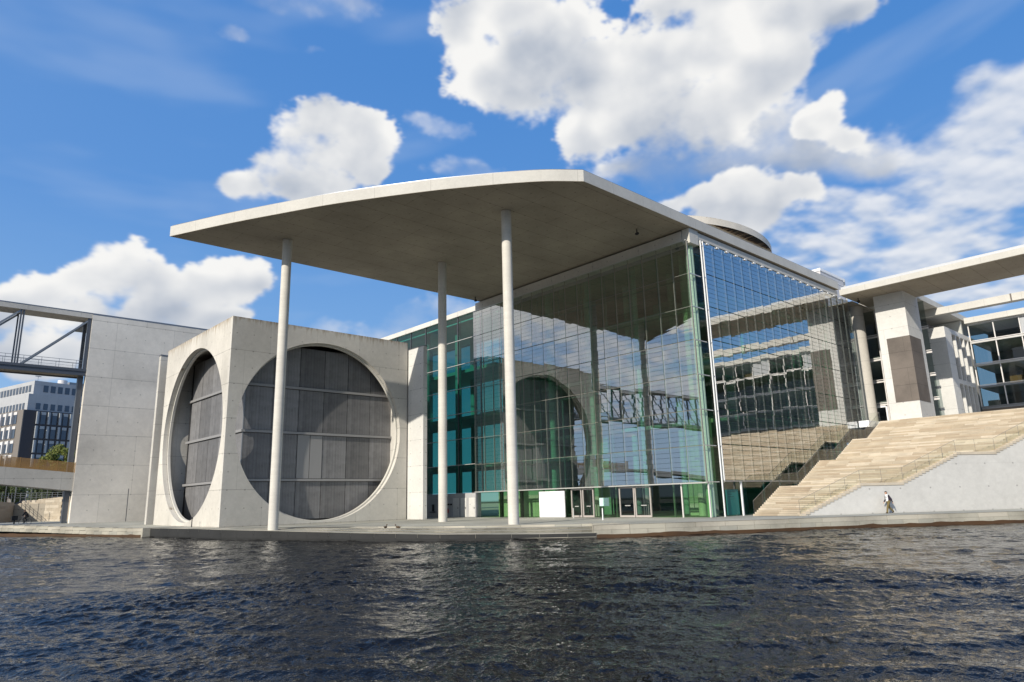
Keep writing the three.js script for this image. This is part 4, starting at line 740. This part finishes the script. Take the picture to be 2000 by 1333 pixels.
function bollard(name, label, x, z, y, h, r, m, ball) { const t = thing(name, label, 'bollard', [x, y, z]); part('post', cyl(x, z, r, y, y + h, 12), m, t); part('cap', ball ? new THREE.SphereGeometry(r * 2.2, 12, 8).translate(x, y + h + r, z) : cyl(x, z, r * 1.15, y + h, y + h + 0.03, 12), ball ? M.black : M.alu, t); part('foot', cyl(x, z, r * 1.8, y, y + 0.03, 12), M.alu, t); }
bollard('bollard', 'thin pale metal post in front of the mint notice near the quay', 46.6, -39.9, 0, 0.98, 0.05, M.white2, false);
bollard('bollard', 'short grey post standing beside the left entrance door', 51.9, -48.2, 0, 0.92, 0.06, M.alu, false);
bollard('bollard', 'dark ball topped post in front of the cube on the quay', 24.3, -74.6, 0, 0.85, 0.045, M.black, true);
function duck(label, x, z, y, turn) {
  const t = thing('duck', label, 'duck', [x, y, z], 'ducks resting on the quay ledge'); t.rotation.y = turn; originOf.set(t, new THREE.Vector3());
  const brown = M.duck ??= std({ color: lin(0.09, 0.06, 0.035), roughness: 0.9 });
  const pts = [[0, -0.2], [0.04, -0.17], [0.09, -0.08], [0.105, 0.03], [0.08, 0.13], [0.04, 0.18], [0, 0.2]].map(([r, y]) => new THREE.Vector2(r, y));
  const body = new THREE.LatheGeometry(pts, 14).rotateZ(-Math.PI / 2 + 0.12).scale(1, 0.9, 0.95).translate(0, 0.12, 0), neck = bar([0.13, 0.14, 0], [0.2, 0.27, 0], 0.055, 0.055, true), head = new THREE.SphereGeometry(0.05, 10, 8).scale(1.15, 0.95, 0.9).translate(0.215, 0.29, 0);
  part('body', [body, neck, head, bar([-0.16, 0.15, 0], [-0.27, 0.19, 0], 0.07, 0.02)], brown, t); part('bill', new THREE.ConeGeometry(0.02, 0.08, 8).rotateZ(-Math.PI / 2).scale(1, 0.6, 1).translate(0.3, 0.28, 0), M.bronze, t);
}
duck('brown duck resting on the quay ledge, left of the pair', 29.9, -47.6, -0.06, 0.5);
duck('brown duck resting on the quay ledge, right of the pair', 30.4, -46.6, -0.07, 2.2);

// ---------------------------------------------------------------- people: one continuous body each, clothing as children
function flesh(bones, cell, blend = 0.03) {                     // bones: [a, b, ra, rb]; a smooth union of tapered capsules, meshed
  let lo = [1e9, 1e9, 1e9], hi = [-1e9, -1e9, -1e9];
  for (const [a, b, ra, rb] of bones) for (let c = 0; c < 3; c++) { lo[c] = Math.min(lo[c], a[c] - ra, b[c] - rb); hi[c] = Math.max(hi[c], a[c] + ra, b[c] + rb); }
  const size = Math.max(hi[0] - lo[0], hi[1] - lo[1], hi[2] - lo[2]) + 6 * cell, n = Math.min(170, Math.ceil(size / cell)), mid = lo.map((v, c) => (v + hi[c]) / 2);
  const mc = new MarchingCubes(n, new THREE.MeshBasicMaterial(), false, false, 400000); mc.isolation = 0;
  for (let k = 0, i = 0; k < n; k++) for (let j = 0; j < n; j++) for (let q = 0; q < n; q++, i++) {
    const p = [((q - n / 2) / (n / 2)) * size / 2 + mid[0], ((j - n / 2) / (n / 2)) * size / 2 + mid[1], ((k - n / 2) / (n / 2)) * size / 2 + mid[2]]; let d = 1e3;
    for (const [a, b, ra, rb] of bones) {
      const ab = [b[0] - a[0], b[1] - a[1], b[2] - a[2]], ap = [p[0] - a[0], p[1] - a[1], p[2] - a[2]], t = clamp((ap[0] * ab[0] + ap[1] * ab[1] + ap[2] * ab[2]) / (ab[0] ** 2 + ab[1] ** 2 + ab[2] ** 2 || 1)), e = Math.hypot(ap[0] - ab[0] * t, ap[1] - ab[1] * t, ap[2] - ab[2] * t) - lerp(ra, rb, t), h = clamp(0.5 + (0.5 * (d - e)) / blend);
      d = lerp(d, e, h) - blend * h * (1 - h);
    }
    mc.field[i] = -d;
  }
  mc.update();
  const g = new THREE.BufferGeometry(); g.setAttribute('position', new THREE.BufferAttribute(mc.positionArray.slice(0, mc.count * 3), 3)); g.setAttribute('normal', new THREE.BufferAttribute(mc.normalArray.slice(0, mc.count * 3), 3));
  g.scale(size / 2, size / 2, size / 2).translate(...mid);
  return g;
}
const hand = (w, d, s) => { const u = new THREE.Vector3(...d).normalize(), side = new THREE.Vector3(0, 0, 1), f = new THREE.Vector3().crossVectors(u, side).normalize(), P = (a, b, c) => new THREE.Vector3(...w).addScaledVector(u, a).addScaledVector(side, b).addScaledVector(f, c).toArray(); const B = [[P(0, 0, 0), P(0.07, 0, 0), 0.024, 0.03]]; [-0.027, -0.009, 0.009, 0.026].forEach((o, i) => { const L = [0.065, 0.078, 0.072, 0.054][i]; B.push([P(0.08, o * 0.9, 0), P(0.08 + L * 0.55, o, 0.008), 0.009, 0.0085], [P(0.08 + L * 0.55, o, 0.008), P(0.08 + L * 0.9, o, 0.026), 0.0085, 0.007]); }); B.push([P(0.03, s * 0.03, 0), P(0.07, s * 0.055, 0.015), 0.011, 0.009], [P(0.07, s * 0.055, 0.015), P(0.1, s * 0.048, 0.025), 0.009, 0.008]); return B; };
const headBones = (c) => [[[c[0] - 0.015, c[1] + 0.03, c[2]], [c[0] + 0.01, c[1] + 0.025, c[2]], 0.088, 0.085], [[c[0] + 0.02, c[1] - 0.03, c[2]], [c[0] + 0.045, c[1] - 0.085, c[2]], 0.066, 0.04], [[c[0] + 0.09, c[1], c[2]], [c[0] + 0.112, c[1] - 0.03, c[2]], 0.01, 0.015], [[c[0] - 0.01, c[1] - 0.01, c[2] - 0.088], [c[0] - 0.01, c[1] - 0.04, c[2] - 0.084], 0.016, 0.012], [[c[0] - 0.01, c[1] - 0.01, c[2] + 0.088], [c[0] - 0.01, c[1] - 0.04, c[2] + 0.084], 0.016, 0.012]];
const skin = std({ color: lin(0.5, 0.3, 0.21), roughness: 0.6 });
function face(c, t) { for (const s of [-1, 1]) part('eye', new THREE.SphereGeometry(0.012, 8, 6).translate(c[0] + 0.082, c[1] + 0.012, c[2] + s * 0.034), M.black, t); part('mouth', box(c[0] + 0.083, c[0] + 0.092, c[1] - 0.066, c[1] - 0.058, c[2] - 0.022, c[2] + 0.022), std({ color: lin(0.3, 0.09, 0.08), roughness: 0.6 }), t); }
{ // figures face +x in their own frame
  const t = thing('person', 'person in dark jacket and striped white shirt walking past the retaining wall', 'person', [63.35, 0, -22.9]);
  t.rotation.y = R(180 - 30); originOf.set(t, new THREE.Vector3());
  const hipL = [0, 0.93, -0.09], hipR = [0, 0.93, 0.09], knL = [0.2, 0.52, -0.09], anL = [0.3, 0.1, -0.09], knR = [-0.1, 0.5, 0.09], anR = [-0.42, 0.17, 0.09], neck = [0.06, 1.47, 0], head = [0.12, 1.66, 0];
  const shL = [0.04, 1.42, -0.18], shR = [0.04, 1.42, 0.18], elL = [-0.12, 1.14, -0.23], elR = [0.02, 1.13, 0.24], wrL = [-0.2, 0.9, -0.24], wrR = [0.2, 0.93, 0.25];
  part('body', flesh([...headBones(head), [neck, [0.1, 1.57, 0], 0.056, 0.056], [[0, 1.0, 0], [0.04, 1.4, 0], 0.13, 0.14], [shL, elL, 0.05, 0.042], [elL, wrL, 0.04, 0.029], [shR, elR, 0.05, 0.042], [elR, wrR, 0.04, 0.029], [hipL, knL, 0.082, 0.055], [knL, anL, 0.052, 0.036], [hipR, knR, 0.082, 0.055], [knR, anR, 0.052, 0.036], ...hand(wrL, [-0.1, -0.3, 0], -1), ...hand(wrR, [0.2, -0.25, 0], 1)], 0.012, 0.012), skin, t);
  part('hair', flesh([[[head[0] - 0.03, head[1] + 0.05, 0], [head[0] + 0.02, head[1] + 0.07, 0], 0.09, 0.075], [[head[0] - 0.06, head[1] + 0.02, 0], [head[0] - 0.06, head[1] - 0.06, 0], 0.07, 0.05]], 0.012), std({ color: lin(0.02, 0.015, 0.012), roughness: 0.8 }), t);
  face(head, t);
  part('trousers', flesh([[[0, 0.98, -0.06], [0, 0.98, 0.06], 0.14, 0.14], [hipL, knL, 0.108, 0.08], [knL, anL, 0.08, 0.07], [hipR, knR, 0.108, 0.08], [knR, anR, 0.08, 0.07]], 0.018, 0.03), std({ color: lin(0.15, 0.115, 0.045), roughness: 0.95 }), t);
  part('shirt', flesh([[[0.03, 1.05, 0], [0.07, 1.4, 0], 0.145, 0.15]], 0.018), M.white2, t);
  for (const y of [1.16, 1.28, 1.385]) part('shirt_stripe', new THREE.CylinderGeometry(0.163, 0.16, 0.03, 20, 1, true, R(40), R(100)).scale(1.02, 1, 1.02).translate(0.03 + (y - 1.05) * 0.12, y, 0), std({ color: lin(0.03, 0.03, 0.05), roughness: 0.9, side: THREE.DoubleSide }), t);
  part('jacket', flesh([[[-0.035, 1.02, -0.05], [0.0, 1.38, -0.07], 0.145, 0.13], [[-0.035, 1.02, 0.05], [0.0, 1.38, 0.07], 0.145, 0.13], [shL, elL, 0.075, 0.066], [elL, [-0.19, 0.93, -0.24], 0.062, 0.05], [shR, elR, 0.075, 0.066], [elR, [0.18, 0.95, 0.25], 0.062, 0.05]], 0.018, 0.03), std({ color: lin(0.022, 0.016, 0.03), roughness: 0.85 }), t);
  part('shoes', flesh([[[0.27, 0.05, -0.09], [0.42, 0.045, -0.09], 0.05, 0.042], [[-0.46, 0.12, 0.09], [-0.35, 0.04, 0.09], 0.05, 0.04]], 0.014), std({ color: lin(0.04, 0.02, 0.012), roughness: 0.6 }), t);
}
{
  const P = [15.0, 0.42, -108.0], turn = R(210);
  const b = thing('bicycle', 'dark bicycle ridden along the quay under the low footbridge', 'bicycle', P); b.rotation.y = turn; originOf.set(b, new THREE.Vector3());
  for (const x of [-0.52, 0.52]) { const w = part('wheel', new THREE.TorusGeometry(0.33, 0.02, 8, 36).translate(x, 0.35, 0), M.black, b); const sp = []; for (let i = 0; i < 12; i++) { const a = i * Math.PI / 6; sp.push(bar([x, 0.35, 0], [x + 0.32 * Math.cos(a), 0.35 + 0.32 * Math.sin(a), 0], 0.005)); } part('spokes', sp, M.alu, w); }
  part('frame', [bar([-0.52, 0.35, 0], [-0.08, 0.32, 0], 0.025), bar([-0.52, 0.35, 0], [-0.2, 0.85, 0], 0.022), bar([-0.08, 0.32, 0], [-0.22, 0.92, 0], 0.032), bar([-0.2, 0.82, 0], [0.36, 0.86, 0], 0.032), bar([-0.08, 0.32, 0], [0.38, 0.78, 0], 0.034), bar([0.33, 0.98, 0], [0.52, 0.35, 0], 0.03)], M.steel, b);
  part('saddle', new THREE.SphereGeometry(0.12, 12, 8).scale(1.1, 0.3, 0.6).translate(-0.24, 0.95, 0), M.black, b);
  part('handlebar', [bar([0.33, 0.98, 0], [0.32, 1.06, 0], 0.03), bar([0.34, 1.06, -0.28], [0.34, 1.06, 0.28], 0.026)], M.steel, b);
  part('crank', [bar([-0.08, 0.32, 0.08], [-0.02, 0.17, 0.08], 0.025), bar([-0.08, 0.32, -0.08], [-0.14, 0.47, -0.08], 0.025), new THREE.TorusGeometry(0.09, 0.01, 6, 20).translate(-0.08, 0.32, 0.05)], M.grey, b);
  const t = thing('person', 'cyclist in dark clothes riding a bicycle along the quay', 'person', P); t.rotation.y = turn; originOf.set(t, new THREE.Vector3());
  const hip = [-0.22, 1.02, 0], sh = [0.08, 1.46, 0], head = [0.22, 1.68, 0];
  const legs = [[[-0.2, 1.0, 0.09], [0.2, 0.72, 0.1], [0.02, 0.28, 0.1]], [[-0.2, 1.0, -0.09], [0.16, 0.86, -0.1], [-0.1, 0.56, -0.1]]], arms = [1, -1].map((s) => [[0.08, 1.42, s * 0.18], [0.16, 1.2, s * 0.24], [0.29, 1.1, s * 0.25]]);
  part('body', flesh([...headBones(head), [[0.1, 1.48, 0], [0.18, 1.6, 0], 0.056, 0.055], [hip, sh, 0.12, 0.13], ...legs.flatMap(([a, k, f]) => [[a, k, 0.08, 0.055], [k, f, 0.05, 0.035]]), ...arms.flatMap(([a, e, w]) => [[a, e, 0.048, 0.04], [e, w, 0.038, 0.028]]), ...arms.flatMap(([, e, w], i) => hand(w, [0.2, -0.12, 0], i ? 1 : -1))], 0.013, 0.012), skin, t);
  face(head, t);
  part('hair', flesh([[[head[0] - 0.03, head[1] + 0.05, 0], [head[0] + 0.02, head[1] + 0.07, 0], 0.09, 0.075], [[head[0] - 0.06, head[1] + 0.02, 0], [head[0] - 0.06, head[1] - 0.05, 0], 0.07, 0.05]], 0.013), M.black, t);
  part('jacket', flesh([[hip, sh, 0.16, 0.17], [[0.06, 1.42, -0.1], [0.06, 1.42, 0.1], 0.13, 0.13], ...arms.flatMap(([a, e, w]) => [[a, e, 0.075, 0.065], [e, [lerp(e[0], w[0], 0.9), lerp(e[1], w[1], 0.9), w[2]], 0.062, 0.048]])], 0.018, 0.03), std({ color: lin(0.014, 0.013, 0.016), roughness: 0.9 }), t);
  part('trousers', flesh([[[-0.22, 1.0, -0.06], [-0.22, 1.0, 0.06], 0.13, 0.13], ...legs.flatMap(([a, k, f]) => [[a, k, 0.1, 0.075], [k, [lerp(k[0], f[0], 0.9), lerp(k[1], f[1], 0.9), f[2]], 0.072, 0.06]])], 0.018, 0.03), std({ color: lin(0.02, 0.02, 0.025), roughness: 0.9 }), t);
  part('shoes', flesh(legs.map(([, , f]) => [[f[0] - 0.03, f[1] - 0.07, f[2]], [f[0] + 0.13, f[1] - 0.075, f[2]], 0.045, 0.035]), 0.014), M.black, t);
}

renderer.render(scene, camera);
